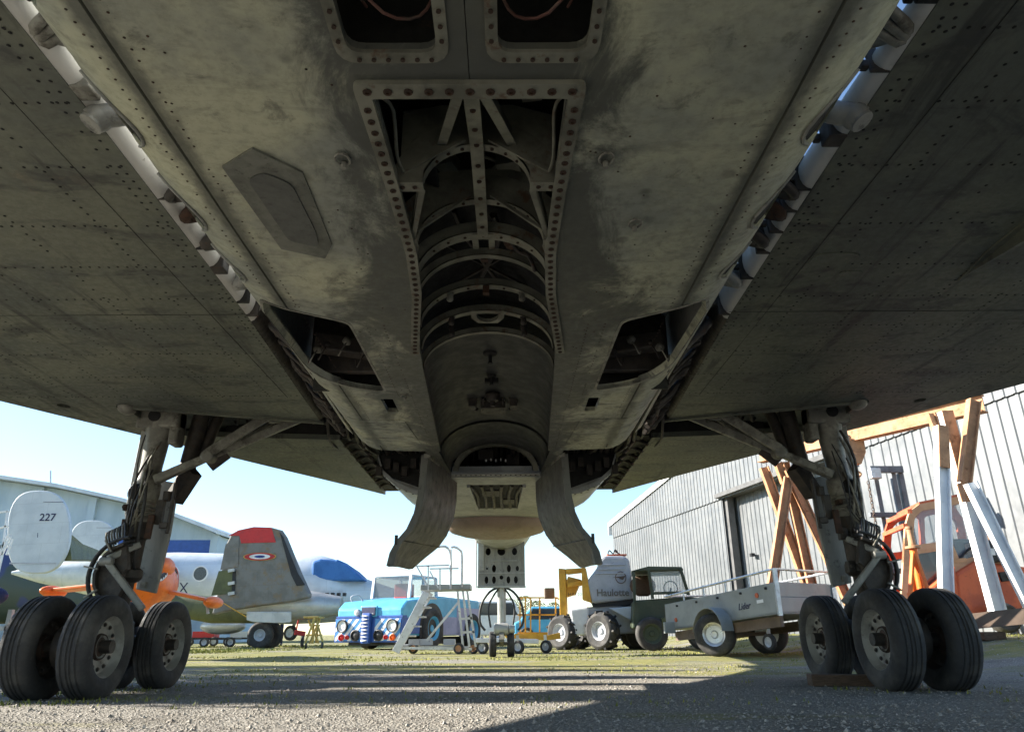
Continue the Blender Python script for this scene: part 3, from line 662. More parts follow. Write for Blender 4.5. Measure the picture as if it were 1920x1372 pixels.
    b.add([(s*.55, 5.62, 1.77), (s*1.12, 5.62, 1.92), (s*1.12, 5.62, 2.42), (s*.55, 5.62, 2.42)], [(0, 1, 2, 3)]); b.add([(s*1.48, 6.76, 2.16), (s*2.55, 6.61, 2.16), (s*2.55, 6.61, 2.4), (s*1.48, 6.76, 2.4)], [(0, 1, 2, 3)])
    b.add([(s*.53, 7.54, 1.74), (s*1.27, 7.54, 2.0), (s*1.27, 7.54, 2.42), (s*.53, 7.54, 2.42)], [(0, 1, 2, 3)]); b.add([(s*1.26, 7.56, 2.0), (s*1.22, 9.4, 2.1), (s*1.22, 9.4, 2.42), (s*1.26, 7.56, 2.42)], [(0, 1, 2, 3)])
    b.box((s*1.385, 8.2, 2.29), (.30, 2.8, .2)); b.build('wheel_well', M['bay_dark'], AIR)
    b = B(OF)
    for k in range(16):
        x = .6+.06*k; b.tube([(s*x, 6.0+.05*(k % 4), 2.35), (s*(x+.05), 6.5, 2.12+.05*(k % 3)), (s*(x+.1), 7.0, 2.15+.04*(k % 5)), (s*(x+.08), 7.5, 2.2)], .012+.008*(k % 3), 6)
    for k in range(12): b.tube([(s*(1.5+.12*k), 6.3, 2.36), (s*(1.55+.12*k), 6.4+.02*(k % 4), 2.22+.02*(k % 3)), (s*(1.62+.12*k), 6.55, 2.3)], .015, 6)
    for k in range(7): b.box((s*(.7+.09*k), 7.48, 2.0+.04*(k % 3)), (.06, .06, .10))
    for k in range(8): b.tube([(s*1.3, 6.9+.3*k, 2.12), (s*1.4, 7.0+.3*k, 2.2), (s*1.5, 6.95+.3*k, 2.14)], .02, 6)
    b.build('pipework', M['leg_dark'], AIR, 60, kind='stuff')
    # rim of the well's front edge with bolts
    b = B(OF); R_ = []
    P = [(.60, 1.735), (.85, 1.76), (1.05, 1.84), (1.2, 1.97), (1.265, 2.15)]
    b.rings([[V((s*x, 7.50, z)), V((s*x, 7.58, z-.004)), V((s*x*1.0, 7.58, z+.05)), V((s*x, 7.50, z+.05))] for x, z in P], True, True); rim = b.build('well_rim', M['fwd_skin'], AIR)
    bolts(rim, [(s*(P[i][0]*(1-t)+P[i+1][0]*t), 7.515, P[i][1]*(1-t)+P[i+1][1]*t-.003) for i in range(3) for t in (.15, .5, .85)], .012)
    # hanging bay door, S shaped
    near = [(803, 853), (800, 890), (796, 930), (789, 962), (775, 992), (756, 1014), (744, 1036), (738, 1060)]
    farr = [(857, 868), (857, 905), (856, 940), (851, 972), (838, 1004), (822, 1026), (797, 1046), (774, 1066)]
    A_ = atp(near, 'y', 5.78); C_ = atp(farr, 'y', 6.75)
    b = B(OF); R_ = []
    for p, q in zip(A_, C_):
        if s > 0: p = V((-p.x, p.y, p.z)); q = V((-q.x, q.y, q.z))
        m_ = (p+q)/2+V((-.012*s, 0, 0)); R_.append([p, m_, q, q+V((s*.035, 0, -.005)), m_+V((s*.045, 0, 0)), p+V((s*.035, 0, -.005))])
    b.rings(R_, True, True); dr = b.build('bay_door', M['bay_door'], AIR, 50)
    b = B(OF); b.rings([[r[0]+V((0, -.012, 0)), r[0]+V((-s*.006, .10, 0)), r[0]+V((s*.055, .10, 0)), r[0]+V((s*.055, -.012, 0))] for r in R_], True, True); b.build('door_edge', M['bay_door'], dr, 50)
    e = R_[5][0]; b = B(OF); b.bar(e, e+V((s*.055, 0, .01)), .008); b.bar(e+V((s*.055, 0, -.03)), e+V((s*.055, 0, .045)), .022, .03); b.build('latch', M['rubber'], dr)
    b = B(OF); b.tube([R_[5][0].lerp(R_[5][2], t)+V((-s*.01, 0, .0)) for t in (0, .33, .66, 1)], .004, 5); b.build('door_seam', M['rubber'], dr)
    b = B(OF); b.bar((s*.55, 5.75, 1.76), (s*.42, 6.75, 1.76), .05, .03); b.build('hinge', M['leg_grey'], dr)
# outline of small access covers on the right wing, pylon stub
for cx, cy, rx, ry in ((1.75, 3.2, .10, .055), (2.6, 1.5, .12, .09), (1.9, 3.35, .05, .02)):
    pts = [((cx+rx*math.copysign(abs(math.cos(a))**.7, math.cos(a)), cy+ry*math.copysign(abs(math.sin(a))**.7, math.sin(a)), WZ-.002), (0, 0, 1)) for a in [6.283*i/14 for i in range(14)]]
    dots('cover_rivets', pts, M['rust_bolt'], AIR, .006)
    b = B(OF); skin(b, [(p[0][0]*1.0+(p[0][0]-cx)*.2, p[0][1]+(p[0][1]-cy)*.2) for p in pts], [], lambda x, y: (x, y, WZ-.004), lambda p: (0, 0, .006), .1); b.build('access_panel', M['wing'], AIR)
tip = at(1795, 525, 'z', WZ)
b = B(OF); b.prism([tip, tip+V((.045, -.35, 0)), tip+V((.05, -1.6, 0)), tip+V((.05, -2.6, 0)), tip+V((-.05, -2.6, 0)), tip+V((-.05, -1.6, 0)), tip+V((-.045, -.35, 0))], (0, 0, -.01))
b.add([tip, tip+V((.05, -1.6, 0)), tip+V((.05, -2.6, 0)), tip+V((.04, -2.6, -.30)), tip+V((.04, -1.6, -.20)), tip+V((-.05, -1.6, 0)), tip+V((-.05, -2.6, 0)), tip+V((-.04, -2.6, -.30)), tip+V((-.04, -1.6, -.20))], [(0, 1, 4), (1, 2, 3, 4), (0, 8, 5), (5, 8, 7, 6), (0, 4, 8), (4, 3, 7, 8), (2, 6, 7, 3)])
b.build('pylon', M['wing'], AIR)
# ---- main landing gear
TY = [(.205, -.085), (.225, -.098), (.275, -.108), (.315, -.100), (.338, -.086), (.346, -.066)]
_g = [(-.058, 0), (-.052, 1), (-.046, 1), (-.040, 0), (-.02, 0), (-.015, 1), (-.009, 1), (-.004, 0)]
TY += [(.349-(.008 if g else 0), x) for x, g in _g]; TY = TY+[(r, -x) for r, x in TY[::-1]]
def flat(o, z0):  # squash the tyre where it stands
    for v in o.data.vertices:
        z = v.co.z
        if z < z0:
            k = (z0-z); v.co.z = z0-k*.12; v.co.x += (1 if v.co.x > 0 else -1)*k*.25*min(1, abs(v.co.x)/.08)
def make_wheel(loc, s, inner):
    """s: side the hub face looks to"""
    w_ = B(); w_.lathe([(.0, .02), (.06, .02), (.075, .035), (.082, .01), (.10, .012), (.175, .03), (.19, .055), (.205, .085), (.218, .088), (.218, .078), (.19, -.085), (.205, -.092), (.10, -.06), (0, -.06)], (0, 0, 0), (s, 0, 0), 36)
    o = w_.build('wheel', M['rim'] if inner else M['leg_dark'], AIR, 35); o.location = V(loc)-OF
    t = B().lathe(TY+[TY[0]], (0, 0, 0), (1, 0, 0), 48, False).build('tyre', M['tyre'], o, 40); flat(t, -.335)
    h = B().lathe([(.0, .06), (.03, .06), (.042, .05), (.045, .03), (.075, .022), (.085, .036), (.09, .02), (.09, .0), (0, 0)], (0, 0, 0), (s, 0, 0), 20).build('hub', M['hub_rust'], o, 40)
    n = None
    for k in range(12):
        a = 6.283*k/12; p = V((s*.0275, .148*math.cos(a), .148*math.sin(a)))
        if n is None: n = B().lathe([(.016, 0), (.016, .004), (.011, .005), (.010, .012), (0, .012)], (0, 0, 0), (s, 0, 0), 8).build('wheel_bolt', M['leg_dark'], o); n.location = p
        else: share(n, p)
    return o
for s in (-1, 1):
    def p_(x, y, Y=6.1):
        """left-hand leg read from the photo, mirrored for the right one"""
        q = at(x, y, 'y', Y); return q if s < 0 else V((-q.x, q.y, q.z))
    XC = 3.008
    for yy in (5.50, 6.56):
        make_wheel((s*(XC-.193), yy, .335), -s, True); make_wheel((s*(XC+.193), yy, .335), -s, False)
    top = V((s*2.89, 6.06, 2.30)); mid = V((s*2.95, 6.08, 1.45)); low = V((s*XC, 6.11, .45))
    ax = (mid-top); L_ = ax.length
    b = B(OF); b.lathe([(.11, 0), (.12, .08), (.12, .22), (.10, .30), (.088, .55), (.092, .66), (.112, .70), (.112, .80), (.098, .86), (.104, .9), (.104, 1.0), (.09, 1.05)], top, ax, 20)
    leg = b.build('leg_strut', M['leg_grey'], AIR, 40)
    b = B(OF); d = (low-mid).normalized(); b.lathe([(.098, -.05), (.10, .08), (.09, .09), (.09, .14), (.10, .15), (.10, .28), (.078, .3), (.078, .52), (.105, .54), (.11, .60), (.085, .63), (.06, .64), (.06, 1.05)], mid, d, 20); b.build('leg_piston', M['leg_dark'], leg, 40)
    b = B(OF)
    for k in range(5): b.lathe([(.104, 0), (.114, .008), (.114, .016), (.104, .024)], mid+d*(-.03+.032*k), d, 20)
    b.build('leg_collar', M['leg_grey'], leg, 40)
    # trunnion fork with dark pin
    b = B(OF); b.box(top+V((0, -.02, -.12)), (.36, .18, .22)); b.box(top+V((-s*.14, 0, -.22)), (.08, .16, .3)); b.build('trunnion', M['leg_grey'], leg, bevel=.02)
    b = B(OF); b.cyl(top+V((s*.02, -.13, -.13)), top+V((s*.02, -.08, -.13)), .05, None, 16); b.build('trunnion_pin', M['inner_black'], leg)
    # lug with the big horizontal pin
    lg = p_(257, 922, 5.98); c0 = V((s*2.94, 6.06, lg.z))
    b = B(OF); b.bar(c0, lg+V((s*-.0, .06, 0)), .16, .20); b.lathe([(.085, 0), (.09, .02), (.09, .13)], lg, (0, 1, 0), 20); b.build('pin_lug', M['leg_grey'], leg, 40, .02)
    b = B(OF); b.lathe([(.0, -.03), (.05, -.03), (.066, -.015), (.066, .02)], lg, (0, 1, 0), 20); b.build('pivot_pin', M['inner_black'], leg, 40)
    # side brace: lower rod, knee, upper arms into the well
    kn = p_(392, 856, 6.03); up1 = p_(505, 787, 6.15); up2 = V((s*1.72, 6.35, 2.27)); lo = p_(290, 900, 5.98)
    b = B(OF); b.bar(lo, kn, .085, .075, taper=.8); b.lathe([(.05, -.06), (.055, -.05), (.055, .05), (.05, .06)], kn, (0, 1, 0), 14); b.build('side_brace', M['leg_grey'], leg, 40, .012)
    b = B(OF); b.bar(kn+V((0, -.04, .02)), up1+V((0, -.05, .02)), .05, .08); b.bar(kn+V((0, .06, .02)), up1+V((s*-.25, .12, .05)), .05, .07); b.bar(up1, up2, .07, .06); b.bar(kn+V((0, .1, 0)), V((s*2.0, 6.45, 2.3)), .04); b.build('brace_arm', M['leg_grey'], leg, bevel=.01)
    b = B(OF); b.cyl(kn+V((s*.03, .1, -.06)), kn+V((-s*.1, .12, .06)), .055); b.bar(kn+V((s*.15, .08, -.1)), V((s*2.75, 6.2, 1.5)), .10, .14); b.cyl(V((s*2.62, 6.2, 2.25)), V((s*2.70, 6.2, 1.6)), .07); b.cyl(V((s*2.5, 6.3, 2.3)), V((s*2.60, 6.25, 1.85)), .05); b.build('retraction_jack', M['leg_dark'], leg, 40)
    # leg doors: upper outboard plate, lower inboard plate
    b = B(OF); b.prism([p_(266, 800, 6.3), p_(300, 778, 6.3), p_(277, 880, 6.3), p_(262, 1000, 6.3), p_(236, 1005, 6.3), p_(233, 960, 6.3)], (0, .035, 0)); b.build('leg_door', M['door_grey'], leg, bevel=.008)
    b = B(OF); b.prism([p_(300, 900, 6.28), p_(334, 905, 6.28), p_(318, 1000, 6.28), p_(291, 1112, 6.28), p_(254, 1104, 6.28), p_(270, 1000, 6.28)], (0, .04, 0)); dr2 = b.build('leg_door', M['door_grey'], leg, bevel=.008)
    b = B(OF); q = p_(268, 1096, 6.275); b.box(q, (.05, .008, .05)); b.build('door_latch', M['leg_grey'], dr2, bevel=.005)
    # bogie beam and axles
    b = B(OF); b.bar((s*XC, 5.4, .33), (s*XC, 6.75, .33), .14, .16); b.lathe([(.10, -.1), (.11, -.08), (.11, .08), (.1, .1)], (s*XC, 6.11, .42), (1, 0, 0), 16); b.box((s*XC, 6.11, .42), (.15, .3, .2)); b.build('bogie_beam', M['leg_dark'], leg, 40, .02)
    for yy in (5.50, 6.56):
        b = B(OF); b.cyl((s*(XC-.30), yy, .335), (s*(XC+.30), yy, .335), .045); b.lathe([(.15, -.05), (.155, 0), (.15, .05)], (s*XC, yy, .335), (1, 0, 0), 20); b.build('axle', M['leg_dark'], leg, 40)
    # torque links and drag strut
    b = B(OF); a1 = p_(232, 1045, 5.9); a2 = p_(200, 1052, 5.82); a3 = p_(268, 1142, 5.9)
    b.bar(p_(262, 1020, 5.98), a2+V((0, 0, .02)), .06, .05); b.bar(a2, a3, .05, .05); b.cyl(a2+V((-.05, 0, 0)), a2+V((.05, 0, 0)), .035); b.build('torque_link', M['door_grey'], leg, 40, .01)
    # curved hose carrier
    C0 = p_(240, 1078, 5.86); 
    def arc(r, a0, a1, dy=0., k=9): return [C0+V((s*r*math.cos(a), dy, r*math.sin(a))) for a in [a0+(a1-a0)*i/(k-1) for i in range(k)]]
    b = B(OF)
    for r, dy in ((.30, 0), (.27, .05), (.285, -.05), (.235, .02)): b.tube(arc(r, 1.5, -1.0, dy), .012, 7, 2)
    b.build('brake_hose', M['rubber'], leg, 60)
    b = B(OF); R_ = [[q, q+V((0, .14, 0)), q+V((0, .14, 0))+(C0-q).normalized()*.02, q+(C0-q).normalized()*.02] for q in arc(.25, 1.35, -1.3, -.05)]; b.rings(R_, True, True); b.build('hose_guard', M['leg_dark'], leg, 40)
    b = B(OF); q = arc(.05, 1.2, -1.4, .0); b.prism(arc(.262, 1.35, -1.2, .0)+q[::-1], (0, .06, 0)); b.build('carrier_plate', M['leg_dark'], leg)
    for a in (.95, .2, -.55):
        b = B(OF); q = C0+V((s*.27*math.cos(a), -.02, .27*math.sin(a))); b.bar(q+V((-s*.06*math.cos(a), -.05, -.06*math.sin(a))), q+V((s*.05*math.cos(a), -.05, .05*math.sin(a))), .02, .012); b.build('hose_clamp', M['leg_grey'], leg)
    for k in range(8):
        b = B(OF); o = .02*k; st_ = V((s*(2.98-.012*k), 5.97, 1.42-.01*k)); b.tube([st_, st_+V((s*(.02+.01*k), -.03, -.14)), p_(235-5*k, 985+2*k, 5.9), C0+V((s*.285*math.cos(1.4-.1*k), -.05+.02*k, .285*math.sin(1.4-.1*k)))], .009, 6, 4); b.build('hydraulic_line', M['leg_grey'] if k % 2 else M['rubber'], leg, 60)
    b = B(OF); b.box(p_(300, 960, 6.02), (.06, .05, .20)); b.box(p_(313, 930, 6.05), (.05, .05, .08)); b.box(p_(308, 985, 6.0), (.07, .05, .05)); b.cyl(p_(248, 962, 5.98), p_(262, 958, 5.98), .022); b.cyl(p_(330, 905, 6.0), p_(313, 1000, 6.0), .016); b.build('valve_block', M['leg_dark'], leg, bevel=.006, kind='stuff')
    for k in range(7):   # loose lines and clips along the strut
        b = B(OF); o = RN.uniform(-.1, .1); q0 = top.lerp(mid, .35+.07*k)+V((o, -.11, 0)); q1 = mid.lerp(low, .1+.09*k)+V((o+RN.uniform(-.08, .08), -.12, 0)); b.tube([q0, q0.lerp(q1, .4)+V((RN.uniform(-.06, .06), -.05, 0)), q1, q1+V((RN.uniform(-.06, .06), .06, -.08))], RN.choice((.006, .009, .013)), 6); b.build('hydraulic_line', M[RN.choice(('rubber', 'leg_grey', 'leg_dark', 'bay_metal'))], leg, 60)
        if k < 5: b = B(OF); c = mid.lerp(low, .05+.13*k)+V((s*RN.uniform(-.12, .12), -.07, 0)); b.box(c, (RN.uniform(.03, .08), .06, RN.uniform(.03, .1))); b.cyl(c+V((0, -.05, 0)), c+V((0, .03, 0)), .018); b.build('line_clip', M[RN.choice(('leg_dark', 'leg_grey', 'rust_bolt'))], leg, bevel=.005)
    b = B(OF); b.bar(p_(285, 965, 5.96), p_(276, 1010, 5.96), .05, .03); b.build('linkage', M['rust_bolt'], leg, bevel=.006)
# ---- nose landing gear
NY = 14.
b = B(OF); W0, W1, Z0, Z1 = -.44, .44, 1.19, 2.14
H_ = lambda cx, cz, rx, rz: [(cx+rx*math.cos(a), cz+rz*math.sin(a)) for a in [6.283*i/12 for i in range(12)]]
holes = [H_(0, 1.85, .075, .075), H_(-.25, 1.85, .05, .07), H_(.25, 1.85, .05, .07), H_(-.14, 1.54, .038, .07), H_(.14, 1.54, .038, .07), H_(.30, 1.54, .03, .05)]+[H_(x, 1.335, .036, .068) for x in (-.28, -.14, .13, .27)]+[H_(0, 1.38, .036, .04), H_(-.27, 1.54, .02, .02), H_(0, 2.03, .02, .02)]
skin(b, [(W0, Z0), (W1, Z0), (W1, Z1), (W0, Z1)], holes, lambda x, z: (x, NY, z), lambda p: (0, .025, 0), .12); nd = b.build('nose_gear_door', M['door_grey'], AIR)
b = B(OF); b.box((0, NY+.3, 1.7), (.86, .02, .9)); b.build('door_backing', M['inner_black'], nd)
b = B(OF); b.box((W0+.055, NY-.012, 1.82), (.11, .015, .62)); b.box((0, NY-.01, Z0+.02), (.9, .03, .04)); b.box((0, NY-.008, 1.46), (.88, .006, .012)); b.box((.05, NY-.008, 1.68), (.5, .006, .012)); b.build('door_stiffener', M['fwd_skin'], nd)
b = B(OF); b.prism([(W0-.02, NY+.02, Z0+.0), (W0-.06, NY+.9, Z0+.3), (W0-.08, NY+.9, Z1+.05), (W0-.02, NY+.02, Z1)], (-.015, 0, 0)); b.build('side_door', M['door_grey'], nd)
b = B(OF); b.cyl((0, NY+.12, 1.3), (0, NY+.12, .55), .085, .075, 14); b.cyl((0, NY+.12, .6), (0, NY+.12, .2), .05, None, 14); b.lathe([(.09, -.14), (.11, -.12), (.11, .12), (.09, .14)], (0, NY+.06, .47), (1, 0, 0), 14); b.lathe([(.06, 0), (.07, .01), (.07, .1)], (.14, NY-.02, .47), (1, 0, 0), 12); ns = b.build('nose_strut', M['fwd_skin'], AIR, 40)
b = B(OF); b.bar((0, NY, .42), (0, NY-.14, .28), .08, .05); b.bar((0, NY-.14, .28), (0, NY+.1, .2), .07, .04); b.cyl((-.2, NY+.12, .22), (.2, NY+.12, .22), .03); b.build('steering_link', M['leg_grey'], ns, 40)
for s in (-1, 1):
    o = B().lathe([(0, .03), (.03, .03), (.10, .02), (.12, .045), (.13, .045), (.12, -.045), (0, -.03)], (0, 0, 0), (s, 0, 0), 20).build('nose_wheel', M['rim'], AIR, 40); o.location = V((s*.165, NY+.12, .215))-OF
    t = B().lathe([(r*.63 if r > .21 else .125, x*.62) for r, x in TY]+[(.125, TY[0][1]*.62)], (0, 0, 0), (1, 0, 0), 28, False).build('tyre', M['tyre'], o, 40)
    b = B(OF); b.tube([(s*.05, NY, 1.2), (s*.22, NY, 1.12), (s*.37, NY, .9), (s*.40, NY, .6), (s*.3, NY, .45)], .022, 7); b.tube([(s*.02, NY+.1, 1.2), (s*.12, NY+.05, 1.1), (s*.24, NY, .85), (s*.2, NY, .5)], .018, 7); b.build('steering_hose', M['rubber'], ns, 60)
# wooden chock behind the right front wheel
b = B(V((2.55, 6.0, 0))); b.prism([(2.42, 5.97, 0), (3.0, 5.90, 0), (3.0, 5.90, .075), (2.42, 5.97, .085)], (.02, .16, 0))
tag(b.build('wheel_chock', M['wood'], None, bevel=.008), 'worn brown wooden chock on the gravel between the right bogie wheels', 'chock')
# ================================================================ around the aircraft
paint('cyan', (.10, .40, .62), (.08, .34, .55), 4, rough=.4, grime=(.2, .3, .33), gs=9, glo=.66, ghi=.8)
paint('blue', (.035, .10, .36), (.03, .085, .30), 4, rough=.4, glo=.68, ghi=.8)
paint('shade_mauve', (.34, .34, .50), (.28, .29, .44), 3, rough=.45)
paint('white', (.74, .75, .75), (.64, .65, .66), 3, rough=.45, grime=(.4, .38, .34), gs=8, glo=.66, ghi=.82)
paint('pale', (.62, .67, .70), (.52, .58, .62), 1.5, rough=.5, grime=(.35, .37, .37), gs=5, glo=.62, ghi=.8)
paint('plane_pale', (.62, .67, .70), (.52, .58, .62), 1.5, rough=.45, metal=.15, grime=(.30, .32, .32), gs=4, glo=.58, ghi=.8, panel=(1.3, .6))
paint('plane_white', (.50, .545, .575), (.43, .475, .51), 1.2, rough=.45, grime=(.40, .40, .38), gs=4, glo=.6, ghi=.85, panel=(1.2, .7))
paint('black', (.02, .02, .022), rough=.5)
paint('yellow', (.66, .36, .035), (.55, .28, .03), 4, rough=.45, grime=(.2, .1, .03))
paint('orange', (.78, .17, .02), (.66, .13, .02), 4, rough=.4, grime=(.3, .08, .02))
paint('red', (.50, .03, .03), (.42, .03, .03), 5, rough=.5)
paint('red_body', (.60, .13, .05), (.45, .09, .04), 3, rough=.45, grime=(.15, .05, .03))
paint('alum', (.60, .61, .62), (.48, .49, .50), 4, rough=.35, metal=.7, grime=(.25, .24, .22), gs=9)
paint('silver', (.48, .49, .48), (.40, .41, .40), 2.2, rough=.38, panel=(1.1, .55), metal=.45, grime=(.2, .2, .17), gs=7)
paint('lift_grey', (.40, .42, .45), (.34, .36, .39), 3, rough=.5)
paint('green', (.05, .065, .04), (.035, .05, .03), 3, rough=.55)
paint('olive', (.10, .11, .045), (.07, .08, .035), 2, rough=.55)
paint('fold_grey', (.17, .165, .15), (.13, .125, .11), 2.5, panel=(.8, .5), rough=.42, grime=(.2, .13, .06), gs=3, glo=.5, ghi=.7)
paint('sheet', (.155, .163, .168), (.13, .138, .143), .8, rough=.45, metal=.25, grime=(.3, .3, .29), gs=3, glo=.64, ghi=.85, bump=.02)
paint('frame_brown', (.14, .10, .075), rough=.6); paint('frame_grey', (.10, .10, .10), rough=.6)
paint('rust_orange', (.46, .245, .125), (.33, .175, .09), 5, .4, .6, .7, 0, (.14, .06, .03), 9, .55, .72)
paint('concrete', (.46, .55, .60), (.38, .47, .52), .6, rough=.8, grime=(.22, .2, .18), gs=2.5, glo=.6, ghi=.85, stretch=(1, 1, .25))
paint('canvas', (.05, .17, .42), (.04, .14, .36), 2, rough=.7, bump=.4, bs=7)
paint('trailer_side', (.27, .29, .29), (.22, .24, .24), 2, rough=.45, metal=.12, grime=(.22, .2, .17), gs=6)
paint('navy_ink', (.02, .025, .08), rough=.6); paint('roundel_white', (.72, .72, .70), rough=.5); paint('roundel_blue', (.02, .05, .22), rough=.5); paint('roundel_red', (.45, .03, .035), rough=.5); paint('roundel_yellow', (.6, .42, .05), rough=.5)
def glass(name, c=(.35, .42, .45), a=.35):
    n = NT(name); n.b.inputs['Alpha'].default_value = a; MATS[name] = n.done(c, .06, 0, .6)
glass('glass'); glass('dark_glass', (.03, .035, .045), .85); glass('tinted_glass', (.10, .11, .13), .6)
cm = NT('camo'); MATS['camo'] = cm.done(cm.mix(cm.step(cm.noise(.55, 2, .4), .46, .5), (.055, .075, .06), (.045, .06, .14)), .5)
def root(name, label, cat, x, y, group=None, rz=0.): return thing(name, label, cat, V((x, y, gz(x, y))), rz, group)
def base(px, py, Y):
    p = at(px, py, 'y', Y); return V((p.x, Y, gz(p.x, Y)))
def PX(pts, Y): return atp(pts, 'y', Y)
def wheel_at(parent, off, c, ax, r, wd, hub='white', lug=0, name='wheel', hr=.6):
    """spoked disc wheel with its tyre as a sub-part; optional deep lugs"""
    c = V(c); ax = V(ax).normalized(); b = B(off)
    b.lathe([(0, wd*.30), (r*.14, wd*.32), (r*.2, wd*.2), (r*hr*.75, wd*.22), (r*hr*.88, wd*.42), (r*hr, wd*.46), (r*hr, -wd*.46), (r*hr*.5, -wd*.3), (0, -wd*.3)], c, ax, 22); o = b.build(name, M[hub], parent, 40)
    t = B(off); t.lathe([(r*hr, -wd*.45), (r*.8, -wd*.54), (r*.95, -wd*.44), (r, -wd*.3), (r, wd*.3), (r*.95, wd*.44), (r*.8, wd*.54), (r*hr, wd*.45), (r*hr, -wd*.45)], c, ax, 30, False)
    if lug:
        x = ax.cross(V((0, 0, 1))).normalized(); z = x.cross(ax)
        for k in range(lug):
            a = 6.283*k/lug; d = x*math.cos(a)+z*math.sin(a); a2 = a+.18; d2 = x*math.cos(a2)+z*math.sin(a2); sg = 1 if k % 2 else -1
            t.bar(c+d*r*1.0+ax*sg*wd*.5, c+d2*r*1.02-ax*sg*wd*.02, r*.10, r*.12, up=d)
    t.build('tyre', M['tyre'], o, 40); n = None
    for k in range(5):
        a = 6.283*k/5; x = ax.cross(V((0, 0, 1))).normalized(); z = x.cross(ax)
    return o
# ---------------------------------------------------------------- corrugated hangar on the right
def wall_y(px):   # where the wall line is seen at column px (lintel height)
    lo, hi = 5., 60.
    for _ in range(40):
        m = (lo+hi)/2; x = 13.02-.211*m
        q = at(px, 1100, 'y', m).x
        if q < x: lo = m
        else: hi = m
    return m
HA = V((13.02-.211*36.2, 36.2, 0)); HD = V((.2065, -.9785, 0)); HN = V((-.9785, -.2065, 0))
hang = thing('metal_hangar', 'pale corrugated metal hangar with a sliding door and a low pitched gable', 'hangar', HA)
def hp(t, z, out=0.): return HA+HD*t+V((0, 0, z))+HN*out
def gable(t): return 5.42+.128*t if t < 16 else 5.42+.128*16-.128*(t-16)
LIN = 4.80
dy0, dy1 = wall_y(1372), wall_y(1652); t0 = (36.2-dy0)/.9785; t1 = (36.2-dy1)/.9785
def sheet(ta, tb, z0, z1f, out, name='wall_sheet', mat='sheet', pitch=.265, dep=.026):
    b = B(HA); t = ta; P = []
    while t < tb-1e-4:
        for dt, d in ((0, 0), (.62, 0), (.70, 1), (.92, 1)):
            if t+dt*pitch <= tb: P.append((t+dt*pitch, d*dep))
        t += pitch
    P.append((tb, 0)); V_ = [hp(a, z0, out+d) for a, d in P]+[hp(a, z1f(a) if callable(z1f) else z1f, out+d) for a, d in P]; n = len(P)
    b.add(V_, [(i, i+1, n+i+1, n+i) for i in range(n-1)]); return b.build(name, M[mat], hang)
t = 0.
while t < 29:
    tb = min(t+1.06, 29.2)
    a0, b0 = t, tb
    if tb > t0 and t < t1: a0, b0 = (t, min(tb, t0)) if t < t0 else ((max(t, t1), tb) if tb > t1 else (0, 0))
    if b0-a0 > .05: sheet(a0, b0, -.1, LIN, 0.)
    sheet(t, tb, LIN-.06, gable, .05)
    t = tb
t = t0
while t < t1-.05:
    sheet(t, min(t+1.06, t1), .1, LIN, -.45, 'door_sheet'); t += 1.06
b = B(HA); b.bar(hp(t0-.12, 0, -.2), hp(t0-.12, LIN, -.2), .62, .24, up=HN); b.build('door_jamb', M['frame_grey'], hang)
b = B(HA); b.bar(hp(t0-.2, LIN+.06, -.14), hp(t1+.1, LIN+.06, -.14), .66, .14); b.build('door_lintel', M['frame_grey'], hang)
b = B(HA); b.prism([hp(-.05, -.2, -.06), hp(-.05, 5.37, -.06), hp(16, gable(16)-.05, -.06), hp(29.3, gable(29.3)-.05, -.06), hp(29.3, -.2, -.06), hp(t1, -.2, -.06), hp(t1, LIN, -.06), hp(t0, LIN, -.06), hp(t0, -.2, -.06)], -HN*.05); b.build('wall_frame', M['sheet'], hang)
b = B(HA); b.prism([hp(-.1, -.2, 0), hp(-.1, 5.45, 0), hp(-.1, 5.45, -26), hp(-.1, -.2, -26)], HD*.1); b.build('side_wall', M['sheet'], hang)
b = B(HA)
for a, c in ((-.25, 16), (29.5, 16)): b.prism([hp(a, gable(a)+.06, .12), hp(c, gable(c)+.06, .12), hp(c, gable(c)+.06, -26), hp(a, gable(a)+.06, -26)], (0, 0, .06))
b.build('roof', M['sheet'], hang)
b = B(HA); b.bar(hp(-.25, gable(-.25)+.03, .12), hp(16, gable(16)+.03, .12), .03, .22); b.bar(hp(-.12, 4.9, .06), hp(-.12, 5.37, .06), .25, .1); b.build('verge_trim', M['white'], hang)
lp = hp((36.2-wall_y(1762))/.9785, 0, .25); lz = at(1762, 785, 'y', lp.y).z
b = B(V((lp.x, lp.y, lz))); b.box((lp.x, lp.y, lz), (.14, .3, .2)); b.box((lp.x+.12, lp.y, lz), (.12, .05, .05)); o = b.build('wall_lamp', M['white'], None, bevel=.015); tag(o, 'small white floodlight on the corrugated hangar wall above the gantry', 'lamp')
lp = hp((36.2-wall_y(1402))/.9785, 0, -.3); lz = at(1402, 1040, 'y', lp.y).z
b = B(HA); b.box((lp.x, lp.y, lz), (.12, .2, .1)); b.build('door_handle', M['black'], hang)
